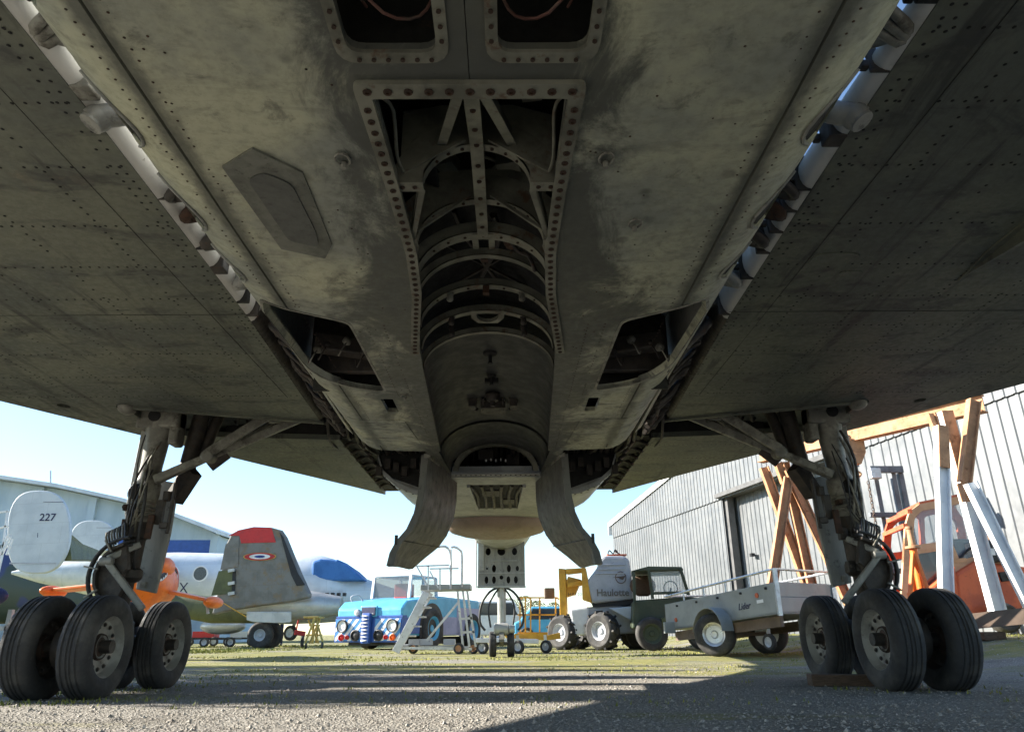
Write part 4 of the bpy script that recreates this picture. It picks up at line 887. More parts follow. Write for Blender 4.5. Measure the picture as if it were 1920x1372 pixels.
# ---------------------------------------------------------------- gantry crane
ga = at(1425, 860, 'y', 14.6); gb = at(1842, 748, 'y', 11.0); gb.z = ga.z = (ga.z+gb.z)/2
gr = thing('gantry_crane', 'rusty orange lifting gantry on two A frames beside the corrugated hangar', 'gantry', V((gb.x, gb.y, gz(gb.x, gb.y))))
O = gr.location
dv = (gb-ga).normalized(); sv = V((-dv.y, dv.x, 0))
b = B(O)
for dz, wd, h in ((.14, .2, .02), (-.14, .2, .02), (0, .02, .28)): b.bar(ga+V((0, 0, dz)), gb+V((0, 0, dz)), wd, h)
b.build('beam', M['rust_orange'], gr)
pr = ga.lerp(gb, .80); pl = ga.lerp(gb, .10)
def gleg(a, c, Y, mat, wd=.15, ext=True, split=None):
    """rolled section leg; carried on down to the base"""
    p, q = at(*a, 'y', Y), at(*c, 'y', Y)
    if ext: d = (q-p); zt = max(gz(q.x, q.y), 0)+(.16 if Y < 12 else .05); q = p+d*((zt-p.z)/d.z)
    d = (q-p).normalized(); x = d.cross(V((0, 1, 0))).normalized()
    b = B(O); b.bar(p, q, wd, .02, up=(0, 1, 0)); b.bar(p+x*wd/2, q+x*wd/2, .02, wd*.9, up=(0, 1, 0)); b.bar(p-x*wd/2, q-x*wd/2, .02, wd*.9, up=(0, 1, 0)); o = b.build('leg', M[mat], gr)
    if split: b = B(O); m = p.lerp(q, split); b.bar(p+V((0, -.075, 0)), m+V((0, -.075, 0)), wd*1.06, .02, up=(0, 1, 0)); b.build('leg_top', M['rust_orange'], gr)
gleg((1764, 800), (1774, 1110), 10.9, 'white', .15, True, .22); gleg((1771, 772), (1869, 1139), 11.1, 'white', .17, True, .36); gleg((1819, 905), (1921, 1112), 10.7, 'white', .14); gleg((1826, 750), (1808, 905), 10.9, 'rust_orange', .15, False); gleg((1808, 905), (1818, 940), 10.9, 'rust_orange', .15, False); gleg((1745, 775), (1760, 815), 11.2, 'rust_orange', .1, False)
for a_, c_, Y in (((1478, 895), (1453, 1062), 14.2), ((1432, 876), (1502, 1066), 14.5), ((1470, 866), (1515, 1066), 14.4), ((1478, 880), (1560, 1060), 14.2), ((1460, 868), (1473, 905), 14.3)): gleg(a_, c_, Y, 'rust_orange', .15, a_[0] != 1460)
b = B(O); b.bar(at(1690, 1178, 'y', 11.1), at(2080, 1138, 'y', 9.6), .2, .2); b.build('base_beam', M['frame_brown'], gr)
b = B(O); b.bar(at(1810, 1050, 'y', 10.95), at(1760, 1052, 'y', 10.95), .06, .06); b.build('cross_tie', M['rust_orange'], gr)
for px, py, Y, wh in ((1850, 1176, 10.5, 'nearer the bomber wheels'), (2000, 1170, 9.95, 'at the right picture edge')):
    c = at(px, py, 'y', Y); g0 = gz(c.x, c.y); o = B(V((c.x, c.y, g0))).box((c.x, c.y, (g0+.36)/2), (.3, .3, max(.05, .36-g0))).build('timber_block', M['wood'], None, bevel=.01); tag(o, 'brown timber block under the gantry base beam, '+wh, 'block', 'timber blocks')
tp = at(1603, 822, 'y', 12.9); hc = ga.lerp(gb, .47); hc.z = ga.z
b = B(hc); b.box(hc+V((0, 0, -.25)), (.34, .22, .22)); b.prism([hc+V((-.17, -.11, -.36)), hc+V((.17, -.11, -.36)), hc+V((.05, -.11, -.58)), hc+V((-.05, -.11, -.58))], (0, .22, 0))
for k in (-1, 1): b.cyl(hc+V((k*.12, -.13, -.10)), hc+V((k*.12, .13, -.10)), .06)
b.tube([hc+V((0, 0, -.56)), hc+V((0, 0, -.68)), hc+V((.06, 0, -.74)), hc+V((0, 0, -.8)), hc+V((-.05, 0, -.75))], .02, 7)
tag(b.build('hoist_trolley', M['rust_orange'], None, bevel=.01), 'rusty hoist trolley with hook hanging under the gantry beam', 'hoist')
# ---------------------------------------------------------------- forklift behind the gantry
FO = base(1800, 1190, 13.00); fk = thing('forklift', 'orange and red forklift truck with a grey mast parked against the hangar', 'forklift', FO)
b = B(FO); b.prism(PX([(1790, 1075), (1830, 1050), (1925, 1062), (2050, 1075), (2060, 1150), (1800, 1172)], 12.40), (.2, 1.2, 0)); b.build('body', M['red_body'], fk, bevel=.06)
b = B(FO); b.prism(PX([(1735, 1110), (1792, 1060), (1805, 1172), (1745, 1160)], 12.30), (.2, 1.3, 0)); b.build('lower_body', M['red_body'], fk, bevel=.04)
OUT = [(1690, 1125), (1698, 985), (1706, 958), (1724, 945), (1838, 922), (1858, 950), (1885, 1062), (1790, 1125)]
IN1 = [(1711, 1022), (1715, 970), (1729, 957), (1770, 949), (1774, 1014)]; IN2 = [(1783, 1012), (1780, 948), (1830, 937), (1846, 960), (1862, 1035), (1800, 1050)]; IN3 = [(1709, 1040), (1774, 1030), (1783, 1060), (1770, 1095), (1707, 1098)]
paint('cab_cream', (.58, .33, .19), (.5, .26, .13), 3, rough=.45)
FY = 12.50
o3 = PX(OUT, FY); w0 = o3[0]; loc2 = lambda P: [(p.x, p.z) for p in PX(P, FY)]
for yy, m_ in ((FY, 'cab_cream'), (FY+1.25, 'red_body')):
    b = B(FO); skin(b, loc2(OUT), [rounded(loc2(q), .06) for q in (IN1, IN2, IN3)], lambda x, z: (x+(yy-FY)*.2, yy, z), lambda p: (0, .06, 0), .2); b.build('cab_side', M[m_], fk)
for i in range(5):
    b = B(FO); p, q = o3[i], o3[i+1]; d = V((.25, 1.25, 0)); b.prism([p, q, q+d, p+d], (0, 0, .04)) if i in (3,) else b.bar(p.lerp(q, .5)*0+p, p+d, .07); b.build('cab_roof' if i == 3 else 'cab_rail', M['red_body'], fk)
for q, nm in ((IN1, 'glass'), (IN2, 'glass'), (IN3, 'dark_glass')):
    b = B(FO); b.prism(PX(q, FY+.03), (0, .008, 0)); b.build('window', M[nm], fk)
b = B(FO); b.box(at(1790, 1050, 'y', FY+.7), (.5, .5, .7)); b.build('seat', M['black'], fk, bevel=.05)
b = B(FO); b.tube(PX([(1796, 1052), (1815, 1030), (1850, 1010)], FY-.02), .02, 6); b.build('wiper_arm', M['black'], fk, 60)
b = B(FO); b.prism(PX([(1835, 1012), (1880, 1010), (1900, 1050), (1850, 1055)], 12.30), (.1, .6, 0)); b.build('counterweight', M['black'], fk, bevel=.03)
b = B(FO); b.box(at(1858, 1034, 'y', 12.28), (.13, .01, .11)); b.build('plate', M['white'], fk)
b = B(FO); b.prism(PX([(1873, 1072), (1900, 1070), (1915, 1086), (1880, 1090)], 12.36), (0, .05, 0)); hl = b.build('headlight', M['black'], fk, bevel=.01)
b = B(FO); b.box(at(1893, 1080, 'y', 12.34), (.07, .01, .06)); b.build('indicator', M['orange'], hl)
for px, Y in ((1882, 12.10), (1990, 12.10), (1760, 13.40)): wheel_at(fk, FO, at(px, 1158, 'y', Y), (-.1, -1, 0), .23, .22, 'lift_grey', hr=.5)
paint('mast_grey', (.16, .175, .19), (.11, .12, .13), 4, rough=.5)
mz0 = gz(7.2, 15)
for px in (1638, 1672, 1686):
    a_ = at(px, 885, 'y', 15); b = B(FO); b.bar(V((a_.x, 15, mz0+.1)), a_, .10, .12); b.build('mast_rail', M['mast_grey'], fk, bevel=.01)
for py, h in ((880, .14), (965, .10), (1070, .10)):
    b = B(FO); b.bar(at(1630, py, 'y', 14.9), at(1692, py, 'y', 14.9), .10, h); b.build('mast_crossbar', M['mast_grey'], fk, bevel=.01)
b = B(FO); b.box(at(1640, 888, 'y', 14.8), (.22, .15, .22)); b.build('mast_head', M['alum'], fk, bevel=.02)
a_ = at(1628, 905, 'y', 14.8); lk = B(FO); lk.tube([V((0, 0, .04))+FO, FO+V((.025, 0, .02)), FO+V((.025, 0, -.02)), FO+V((0, 0, -.04)), FO+V((-.025, 0, -.02)), FO+V((-.025, 0, .02)), FO+V((0, 0, .04))], .009, 5, 1); lk = lk.build('chain_link', M['frame_brown'], fk)
for i in range(22):
    p = V((a_.x, a_.y, a_.z-.068*i))-FO
    if i == 0: lk.location = p
    else: share(lk, p, (0, 0, 1.57*(i % 2)))
# ---------------------------------------------------------------- orange tripod jack
TO = base(1716, 1150, 10.2); tj = thing('tripod_jack', 'bright orange tripod aircraft jack with a rusty screw, behind the right bogie', 'jack', TO)
hd = at(1712, 1028, 'y', 10.2)
for k, (px, Y) in enumerate(((1680, 9.9), (1758, 9.9), (1700, 10.7), (1738, 10.75))):
    f = at(px, 1120, 'y', Y); f.z = gz(f.x, f.y)+.03; b = B(TO); b.bar(f, hd, .055, .055, taper=.8); b.build('leg', M['orange'], tj, bevel=.006)
for z in (.35, .75):
    b = B(TO); P = [at(1712, 1028, 'y', 10.2)+V((math.cos(a)*.34*(1-z*.55), math.sin(a)*.34*(1-z*.55), 0)) for a in (0, 2.1, 4.2)]
    for p in P: p.z = TO.z+z
    for i in range(3): b.bar(P[i], P[(i+1) % 3], .03)
    b.build('ring_tie', M['orange'], tj)
b = B(TO); b.lathe([(.10, 0), (.10, .03), (.05, .04), (.045, .1), (.04, .26), (.05, .27), (.05, .30)], hd, (0, 0, 1), 14); b.build('screw', M['rust_orange'], tj, 40)
b = B(TO); b.cyl(V((hd.x, hd.y, TO.z+.3)), hd, .05); b.build('cylinder', M['orange'], tj, 40)
# ---------------------------------------------------------------- luggage trailer
TRO = base(1342, 1230, 13.2); tr = thing('box_trailer', 'grey metal single axle box trailer with open rails beside the hangar', 'trailer', TRO)
A0 = at(1252, 1181, 'y', 14.6); A1 = at(1462, 1150, 'y', 11.6); Wd = V((.84, .55, 0))*1.45
hgt = .47
def quad(p, q, h, mat, name, th=.03, bev=.006):
    b = B(TRO); n = (q-p).cross(V((0, 0, 1))).normalized(); b.prism([p, q, q+V((0, 0, h)), p+V((0, 0, h))], -n*th); return b.build(name, M[mat], tr, bevel=bev)
s1 = quad(A0, A1, hgt, 'trailer_side', 'side_board'); quad(A1, A1+Wd, hgt*.52, 'trailer_side', 'front_board'); quad(A1+V((0, 0, hgt*.54)), A1+Wd+V((0, 0, hgt*.54)), hgt*.46, 'trailer_side', 'front_board'); quad(A0+Wd, A1+Wd, hgt, 'trailer_side', 'side_board'); quad(A0, A0+Wd, hgt, 'trailer_side', 'tail_board')
b = B(TRO); b.prism([A0, A1, A1+Wd, A0+Wd], (0, 0, .03)); b.build('floor', M['trailer_side'], tr)
b = B(TRO); b.bar(A1+V((0, -.02, -.03)), A1+V((0, -.02, hgt+.2)), .06); b.build('corner_post', M['alum'], tr); b = B(TRO); b.bar(A1+Wd+V((0, -.02, -.03)), A1+Wd+V((0, -.02, hgt+.2)), .06); b.build('corner_post', M['alum'], tr)
up = V((0, 0, hgt+.19))
for p, q in ((A0, A1), (A1, A1+Wd), (A0+Wd, A1+Wd), (A0, A0+Wd)):
    b = B(TRO); b.tube([p+up*(1 if p is not A0 else .92), q+up], .02, 7, 1); b.build('rail', M['alum'], tr, 50)
for k in range(1, 5):
    p = A0.lerp(A1, k/5); b = B(TRO); b.bar(p+V((0, 0, hgt)), p+V((0, 0, hgt+.19)), .025); b.build('rail_post', M['alum'], tr)
for k in range(5):
    p = A0.lerp(A1, .12+k*.2)+V((0, -.02, hgt-.07)); b = B(TRO); b.box(p, (.05, .03, .035)); b.build('latch', M['black'], tr)
p = A0.lerp(A1, .02); b = B(TRO); b.box(p+V((-.02, -.1, .04)), (.2, .14, .2)); b.build('light_bracket', M['trailer_side'], tr, bevel=.01)
nS = (A1-A0).cross(V((0, 0, 1))).normalized()
for t_, z in ((.24, .30), (.85, .32)):
    b = B(TRO); b.disc(A0.lerp(A1, t_ if t_ > .3 else .1)+V((0, 0, z if t_ > .3 else .16))+nS*.0, nS, .04, .012, 12); b.build('reflector', M['red_body'], tr)
e = (A1-A0).normalized(); rot = Matrix((e, V((0, 0, 1))-e*e.z, nS)).transposed().to_euler()
text('Lider', .15, M['navy_ink'], tr, A0.lerp(A1, .74)+V((0, 0, .19))+nS*.005, rot, off=TRO, shear=.3)
b = B(TRO); q = A0.lerp(A1, .845)+V((0, 0, .20))+nS*.004; b.prism([q, q+e*.16, q+e*.16+V((0, 0, .05)), q+V((0, 0, .05))], nS*.003); b.build('sticker', M['white'], tr)
wc = at(1341, 1189, 'y', 13.05); wheel_at(tr, TRO, wc, (-.5, -.85, .03), .345, .2, 'alum', hr=.56); wheel_at(tr, TRO, wc+Wd*.95, (.5, .85, 0), .345, .2, 'white')
b = B(TRO); R_ = []
for k in range(10):
    a = math.pi*(.02+.93*k/9); c = wc+e*(.43*math.cos(a))+V((0, 0, .42*math.sin(a))); R_.append([c-nS*.08, c+nS*.16, c+nS*.16+V((0, 0, .015)), c-nS*.08+V((0, 0, .015))])
b.rings(R_, True, True); b.build('mudguard', M['trailer_side'], tr, 60)
b = B(TRO); b.bar(A0.lerp(A1, .05)+V((.1, .1, -.12)), A0.lerp(A1, .98)+V((.1, .1, -.10)), .06, .16); b.bar(A0.lerp(A1, .1)+Wd*.9+V((0, 0, -.12)), A1+Wd*.9+V((0, 0, -.12)), .06, .16); b.bar(wc, wc+Wd, .06); b.build('chassis', M['frame_brown'], tr)
b = B(TRO); b.bar(A1+Wd*.5+V((0, .4, -.1)), A1+Wd*.5+e*1.0+V((0, 0, -.25)), .09, .09); b.build('drawbar', M['lift_grey'], tr)
jw = at(1443, 1203, 'y', 12.2); b = B(TRO); b.bar(jw+V((0, 0, .05)), jw+V((0, 0, .42)), .05); b.build('jockey_post', M['lift_grey'], tr); wheel_at(tr, TRO, jw+V((0, 0, -.0)), (-.9, -.4, 0), .13, .07, 'lift_grey', name='jockey_wheel')
# ---------------------------------------------------------------- green utility vehicle behind the boom lift
JO = base(1235, 1200, 18.0); je = thing('utility_vehicle', 'dark green open sided military utility vehicle behind the grey trailer', 'vehicle', JO)
b = B(JO); b.prism(PX([(1188, 1125), (1290, 1118), (1330, 1122), (1330, 1172), (1186, 1178)], 17.4), (.3, 2.6, 0)); b.build('body', M['green'], je, bevel=.04)
b = B(JO); b.prism(PX([(1183, 1070), (1215, 1061), (1278, 1062), (1282, 1068), (1215, 1070)], 17.3), (.3, 1.8, 0)); b.build('roof', M['green'], je, bevel=.015)
for a, c in (((1216, 1068), (1224, 1122)), ((1276, 1066), (1292, 1118)), ((1188, 1072), (1190, 1126)), ((1224, 1112), (1290, 1110))):
    b = B(JO); b.bar(at(*a, 'y', 17.32), at(*c, 'y', 17.32), .06); b.build('window_post', M['green'], je)
b = B(JO); b.prism(PX([(1219, 1072), (1274, 1070), (1288, 1110), (1226, 1112)], 17.36), (0, .01, 0)); b.build('windscreen', M['glass'], je)
b = B(JO); C = at(1258, 1102, 'y', 17.7); b.tube([C+V((.16*math.cos(a), .03, .16*math.sin(a))) for a in [6.283*k/14 for k in range(15)]], .014, 6, 1); b.bar(C, C+V((0, .3, -.2)), .03); b.build('steering_wheel', M['black'], je)
b = B(JO); b.ell(at(1205, 1098, 'y', 18.4), (.32, .12, .26), 14, 8); b.build('spare_wheel', M['wood'], je, 60)
for px, Y in ((1222, 17.3), (1318, 17.3), (1200, 19.6)): wheel_at(je, JO, V((at(px, 1190, 'y', Y).x, Y, .36)), (0, -1, 0), .36, .22, 'green')
b = B(JO); b.box(at(1262, 1168, 'y', 17.2), (.5, .15, .25)); b.build('bumper', M['olive'], je, bevel=.02)
# ---------------------------------------------------------------- boom lift
LO = base(1110, 1217, 19.3); bl = thing('boom_lift', 'grey and yellow articulated boom lift on chunky tyres under the bomber nose', 'boom lift', LO)
b = B(LO); b.prism(PX([(1098, 1092), (1118, 1065), (1126, 1047), (1132, 1041), (1172, 1042), (1180, 1050), (1184, 1078), (1188, 1122), (1110, 1131)], 18.6), (.25, 1.5, 0)); tu = b.build('turret_hood', M['lift_grey'], bl, bevel=.07)
b = B(LO); b.prism(PX([(1068, 1142), (1104, 1136), (1104, 1190), (1074, 1192)], 18.7), (.3, 1.4, 0)); b.build('chassis_lit_end', M['white'], bl, bevel=.05)  # white puts the sunlight on this end into its colour
b = B(LO); b.prism(PX([(1100, 1138), (1150, 1132), (1205, 1142), (1224, 1160), (1226, 1184), (1108, 1192)], 18.8), (.35, 1.5, 0)); b.build('chassis', M['lift_grey'], bl, bevel=.05)
b = B(LO); b.prism(PX([(1142, 1140), (1190, 1136), (1222, 1158), (1192, 1168)], 18.5), (.05, .5, .03)); b.build('chassis_cover', M['pale'], bl, bevel=.02)
b = B(LO); b.prism(PX([(1108, 1130), (1188, 1122), (1186, 1133), (1112, 1138)], 18.75), (.25, 1.2, 0)); b.build('slew_ring', M['black'], bl)
for k, (px, py, Y, r) in enumerate(((1130, 1184, 18.35, .43), (1056, 1187, 19.0, .41), (1190, 1184, 20.0, .43), (1085, 1186, 20.4, .42))): 
    p = at(px, py, 'y', Y); wheel_at(bl, LO, V((p.x, Y, r)), (-.72, -.7, 0), r, .34, 'lift_grey', 22, 'wheel', .5)
for pts, Y, d, m_ in (([(1047, 1065), (1060, 1066), (1063, 1160), (1050, 1162)], 18.9, .25, 'yellow'), ([(1060, 1066), (1094, 1064), (1096, 1072), (1062, 1076)], 18.9, .25, 'yellow'), ([(1065, 1080), (1090, 1086), (1078, 1114), (1058, 1120), (1058, 1100)], 19.0, .3, 'yellow'), ([(1090, 1062), (1098, 1064), (1110, 1130), (1092, 1124)], 18.6, .3, 'yellow'), ([(1064, 1092), (1092, 1088), (1092, 1096), (1064, 1101)], 18.85, .4, 'yellow')):
    b = B(LO); b.prism(PX(pts, Y), (.05, d, 0)); b.build('boom_section', M[m_], bl, bevel=.015)
# basket
bk = PX([(975, 1122), (975, 1184), (1042, 1184), (1042, 1122)], 19.6)
for px in (975, 985, 995, 1012, 1042):
    b = B(LO); b.bar(at(px, 1121, 'y', 19.6), at(px, 1186, 'y', 19.6), .035); b.build('basket_post', M['yellow'], bl)
for py in (1120, 1152, 1186):
    b = B(LO); b.bar(at(972, py, 'y', 19.6), at(1044, py, 'y', 19.6), .035); b.bar(at(972, py, 'y', 19.6), at(972, py, 'y', 19.6)+V((.1, .8, 0)), .035); b.bar(at(1044, py, 'y', 19.6), at(1044, py, 'y', 19.6)+V((.1, .8, 0)), .035); b.build('basket_rail', M['yellow'], bl)
b = B(LO); b.box(at(1030, 1112, 'y', 19.5), (.26, .3, .26)); b.build('control_box', M['frame_brown'], bl, bevel=.02)
b = B(LO); b.prism(PX([(945, 1190), (1040, 1184), (1062, 1186), (1062, 1197), (950, 1196)], 19.5), (0, .8, 0)); b.build('basket_floor', M['yellow'], bl)
b = B(LO); b.prism(PX([(1050, 1185), (1022, 1192), (965, 1187), (965, 1195), (1022, 1200), (1052, 1197)], 17.2), (0, .1, 0)); b.build('tow_arm', M['yellow'], bl)
text('Haulotte', .225, M['fold_grey'], bl, at(1149, 1111, 'y', 18.58), (math.pi/2, 0, math.radians(-2)), off=LO, bold=.006)
text('HA120', .12, M['black'], bl, at(1078, 1114, 'y', 18.84), (math.pi/2, 0, 0), off=LO)
b = B(LO); C = at(1164, 1082, 'y', 18.59); b.tube([C+V((.13*math.cos(a), 0, .14*math.sin(a))) for a in [6.283*k/16 for k in range(17)]], .012, 5, 1); b.prism([C+V((-.2, -.004, .0)), C+V((-.03, -.004, -.015)), C+V((.18, -.004, .055)), C+V((.03, -.004, .03))], (0, .006, 0)); b.prism([C+V((-.05, -.004, -.03)), C+V((.05, -.004, -.06)), C+V((.12, -.004, .03)), C+V((.02, -.004, .02))], (0, .005, 0)); b.build('emblem', M['frame_brown'], bl)
b = B(LO); C = at(1150, 1036, 'y', 19.0); b.tube([C+V((-.15, 0, -.05)), C+V((-.1, 0, .06)), C+V((0, .05, -.02)), C+V((.05, 0, .08)), C+V((.12, .03, .0)), C+V((.02, -.04, .05)), C+V((.2, 0, -.06))], .016, 6); b.build('cable_loop', M['black'], bl, 60)
b = B(LO); b.box(at(1155, 1041, 'y', 19.1), (.5, .4, .03)); b.build('hood_mat', M['red_body'], bl)
for q, z in ((0, 1058), (1, 1066), (2, 1074)): b = B(LO); b.bar(at(1120-q*2, z+1, 'y', 18.58), at(1172, z, 'y', 18.58), .02, .03); b.build('hood_rib', M['lift_grey'], bl, bevel=.008)
# ---------------------------------------------------------------- blue tow tractor
_c = at(752, 1219, 'y', 20.6); fw = V((-.42, -.907, 0)).normalized(); lf = V((-fw.y, fw.x, 0))
paint('mid_blue', (.07, .27, .58), (.06, .22, .50), 4, rough=.4)
TGO = V((_c.x, _c.y, 0))-lf*1.08-fw*2.3; TGO.z = 0
tg = thing('tow_tractor', 'light blue airport tow tractor with blue and white striped bumper', 'tow tractor', TGO, math.atan2(fw.y, fw.x))
b = B(); b.prism([(2.28, -1.08, .42), (2.30, -1.08, 1.08), (2.05, -1.08, 1.27), (.2, -1.08, 1.45), (-2.3, -1.08, 1.40), (-2.3, -1.08, .35), (2.1, -1.08, .35)], (0, 2.16, 0)); b.build('body', M['cyan'], tg, bevel=.06)
b = B(); b.prism([(2.34, -1.1, .20), (2.34, -1.1, .82), (2.2, -1.1, .82), (2.2, -1.1, .20)], (0, 2.2, 0)); fp = b.build('bumper', M['blue'], tg, bevel=.01)
for y0, y1 in ((-1.06, -.22), (.24, 1.06)):
    b = B(); b.prism([(2.345, y0, .24), (2.345, y1, .24), (2.345, y1, .80), (2.345, y0, .80)], (.006, 0, 0)); b.build('bumper_panel', M['mid_blue'], fp)
    k = y0-.3
    while k < y1:
        P = []
        for yy, zz in ((k, .24), (k+.11, .24), (k+.11+.5, .80), (k+.5, .80)):
            P.append((yy, zz))
        # clip to the panel
        def clip(P, f, lim, keep):
            o = []
            for i in range(len(P)):
                p, q = P[i-1], P[i]; a_, c_ = keep(p[0], lim), keep(q[0], lim)
                if a_ != c_: t_ = (lim-p[0])/(q[0]-p[0]); o.append((lim, p[1]+(q[1]-p[1])*t_))
                if c_: o.append(q)
            return o
        P = clip(P, 0, y0, lambda a, l: a >= l); P = clip(P, 0, y1, lambda a, l: a <= l) if P else P
        if len(P) > 2: b = B(); b.prism([(2.352, yy, zz) for yy, zz in P], (.004, 0, 0)); b.build('stripe', M['white'], fp)
        k += .235
for y, z, r, m_ in ((-.82, .62, .13, 'white'), (.82, .62, .13, 'white'), (-.84, .33, .07, 'red'), (.84, .33, .07, 'orange'), (-.38, .38, .12, 'black'), (.38, .38, .12, 'black'), (-.64, .33, .045, 'red'), (.62, .33, .045, 'red')):
    b = B(); b.lathe([(r*1.25, 0), (r*1.25, .05), (r, .06), (r*.9, .02), (0, .05)], (2.35, y, z), (1, 0, 0), 18); b.build('lamp', M[m_], fp, 40)
    if r > .1 and m_ == 'white': b = B(); b.lathe([(r*1.1, .07), (r*1.1, 0), (r*1.3, 0), (r*1.3, .075), (r*1.1, .07)], (2.35, y, z), (1, 0, 0), 18, False); b.build('lamp_bezel', M['black'], fp, 40)
b = B(); b.box((2.40, 0, .56), (.12, .26, .78)); b.build('tow_post', M['blue'], tg, bevel=.02)
for k in range(8): b = B(); b.prism([(2.47, -.10, .22+k*.09), (2.47, .10, .25+k*.09), (2.47, -.10, .28+k*.09)], (.03, 0, 0)); b.build('tow_tooth', M['white'], tg)
b = B(); b.box((2.31, 0, 1.0), (.06, .56, .30)); b.build('grille_frame', M['cyan'], tg, bevel=.04); b = B(); b.box((2.345, 0, 1.0), (.03, .46, .22)); b.build('grille', M['navy_ink'], tg, bevel=.03)
b = B(); b.box((2.355, 0, .925), (.015, .34, .055)); b.build('number_plate', M['lift_grey'], tg)
b = B(); b.lathe([(.09, 0), (.1, .04), (.08, .1), (0, .12)], (2.3, -.36, .97), (1, 0, 0), 14); b.build('side_lamp', M['lift_grey'], tg, 40)
b = B(); b.box((2.2, 0, .86), (.24, 2.18, .05)); b.build('bumper_ledge', M['blue'], tg)
b = B(); b.box((0, 1.085, .62), (2.2, .012, .5)); b.box((-1.5, 1.085, .75), (1.5, .012, .8)); b.build('side_band', M['shade_mauve'], tg)  # purple tint of the shaded side put into its colour
b = B(); b.box((1.75, 1.086, .62), (1.0, .012, .42)); b.build('side_band', M['blue'], tg)
b = B(); P = [(.75+.66*math.cos(a), 1.09, .58+.66*math.sin(a)) for a in [math.pi*k/14 for k in range(15)]]; b.prism(P+[(.09, 1.09, .3), (1.41, 1.09, .3)], (0, .01, 0)); b.build('wheel_arch', M['black'], tg)
wheel_at(tg, None, (.75, 1.02, .55), (0, 1, 0), .55, .32, 'cyan'); wheel_at(tg, None, (.75, -1.02, .55), (0, -1, 0), .55, .32, 'cyan'); wheel_at(tg, None, (-1.75, 1.02, .5), (0, 1, 0), .5, .32, 'cyan')
b = B(); b.box((.2, 0, .22), (3.9, 1.5, .2)); b.build('underframe', M['black'], tg)
cz0, cz1 = 1.42, 2.02
b = B(); b.prism([(.75, -.95, cz1), (-.75, -.95, cz1), (-.75, .35, cz1), (.75, .35, cz1)], (0, 0, .06)); b.build('cab_roof', M['pale'], tg, bevel=.03)
for x, y in ((.85, -.95), (.85, .35), (-.75, -.95), (-.75, .35), (.05, .35)): b = B(); b.bar((x, y, cz0-.02), (x*.9, y, cz1+.02), .08); b.build('cab_post', M['pale'], tg)
b = B(); b.box((.81, -.3, 1.72), (.012, 1.2, .56)); b.build('windscreen', M['tinted_glass'], tg)
for x0, x1 in ((.1, .75), (-.7, 0)): b = B(); b.box(((x0+x1)/2, .35, 1.72), (x1-x0, .012, .5)); b.build('side_window', M['glass'], tg)
b = B(); b.box((.1, -.3, 1.6), (.4, .5, .5)); b.build('seat', M['red'], tg, bevel=.05)
b = B(); b.tube([(1.9, -.9, 1.28), (1.95, -.9, 1.42), (1.8, -.75, 1.46), (1.8, -.6, 1.30)], .02, 6); b.build('hood_handle', M['lift_grey'], tg, 60)
b = B(); b.cyl((-.5, -.8, 2.08), (-.5, -.8, 2.2), .05); b.build('beacon', M['yellow'], tg)
# ---------------------------------------------------------------- aluminium access stair
SO = base(830, 1222, 16.6); st = thing('access_stair', 'aluminium wheeled access stair with handrails in front of the tow tractor', 'stair', SO)
def LB(b, a, c, wd, Y0=16.6, Y1=None, h=None): return b.bar(at(*a, 'y', Y0), at(*c, 'y', Y1 or Y0), wd, h)
for Y in (16.2, 16.85):
    b = B(SO); LB(b, (742, 1222), (800, 1110) if Y < 16.5 else (806, 1110), .05, Y, Y, .16); b.build('stringer', M['alum'], st, bevel=.006)
for k in range(6):
    f = k/6+.06; a = at(745+60*f, 1216-108*f, 'y', 16.24); b = B(SO); b.box(a+V((.06, .3, 0)), (.24, .6, .03)); b.build('tread', M['lift_grey'], st)
b = B(SO); a = at(788, 1106, 'y', 16.2); c = at(882, 1104, 'y', 16.2); b.prism([a, c, c+V((0, .8, 0)), a+V((0, .8, 0))], (0, 0, .11)); b.build('platform', M['trailer_side'], st, bevel=.01)
b = B(SO); b.box(at(868, 1098, 'y', 16.4), (.10, .1, .08)); b.build('warning_lamp', M['orange'], st, bevel=.02)
for Y in (16.2, 17.0):
    for pts in (((845, 1104), (845, 1040), (838, 1026), (828, 1024), (812, 1026)), ((866, 1100), (866, 1042), (862, 1030), (852, 1025), (846, 1026))) if Y < 17 else (((845, 1104), (845, 1030)),):
        b = B(SO); b.tube(PX(pts, Y), .026, 7, 3 if len(pts) > 2 else 1); b.build('handrail', M['alum'], st, 60)
    for a, c in (((803, 1106), (803, 1060)), ((780, 1061), (842, 1059)), ((825, 1106), (825, 1065)), ((806, 1066), (860, 1065)), ((782, 1062), (802, 1098)), ((806, 1070), (822, 1102))):
        b = B(SO); LB(b, a, c, .03, Y); b.build('rail', M['alum'], st)
for a, c in (((858, 1108), (868, 1212)), ((868, 1108), (880, 1212)), ((876, 1108), (892, 1212)), ((800, 1200), (860, 1128)), ((860, 1160), (886, 1158)), ((864, 1185), (890, 1184))):
    for Y in (16.2, 16.9):
        b = B(SO); LB(b, a, c, .045, Y); b.build('support_leg', M['alum'], st)
b = B(SO); LB(b, (752, 1214), (885, 1216), .07, 16.25, 16.25, .05); LB(b, (752, 1212), (885, 1213), .07, 16.9, 16.9, .05); b.build('base_frame', M['alum'], st)
for px in (778, 800, 843): b = B(SO); b.box(at(px, 1203, 'y', 16.6), (.24, .3, .12)); b.build('ballast', M['lift_grey'], st)
for px, Y in ((860, 16.1), (888, 16.3), (775, 16.8)): p = at(px, 1218, 'y', Y); wheel_at(st, SO, V((p.x, Y, .11)), (-.3, -1, 0), .11, .06, 'rust_orange', name='castor')
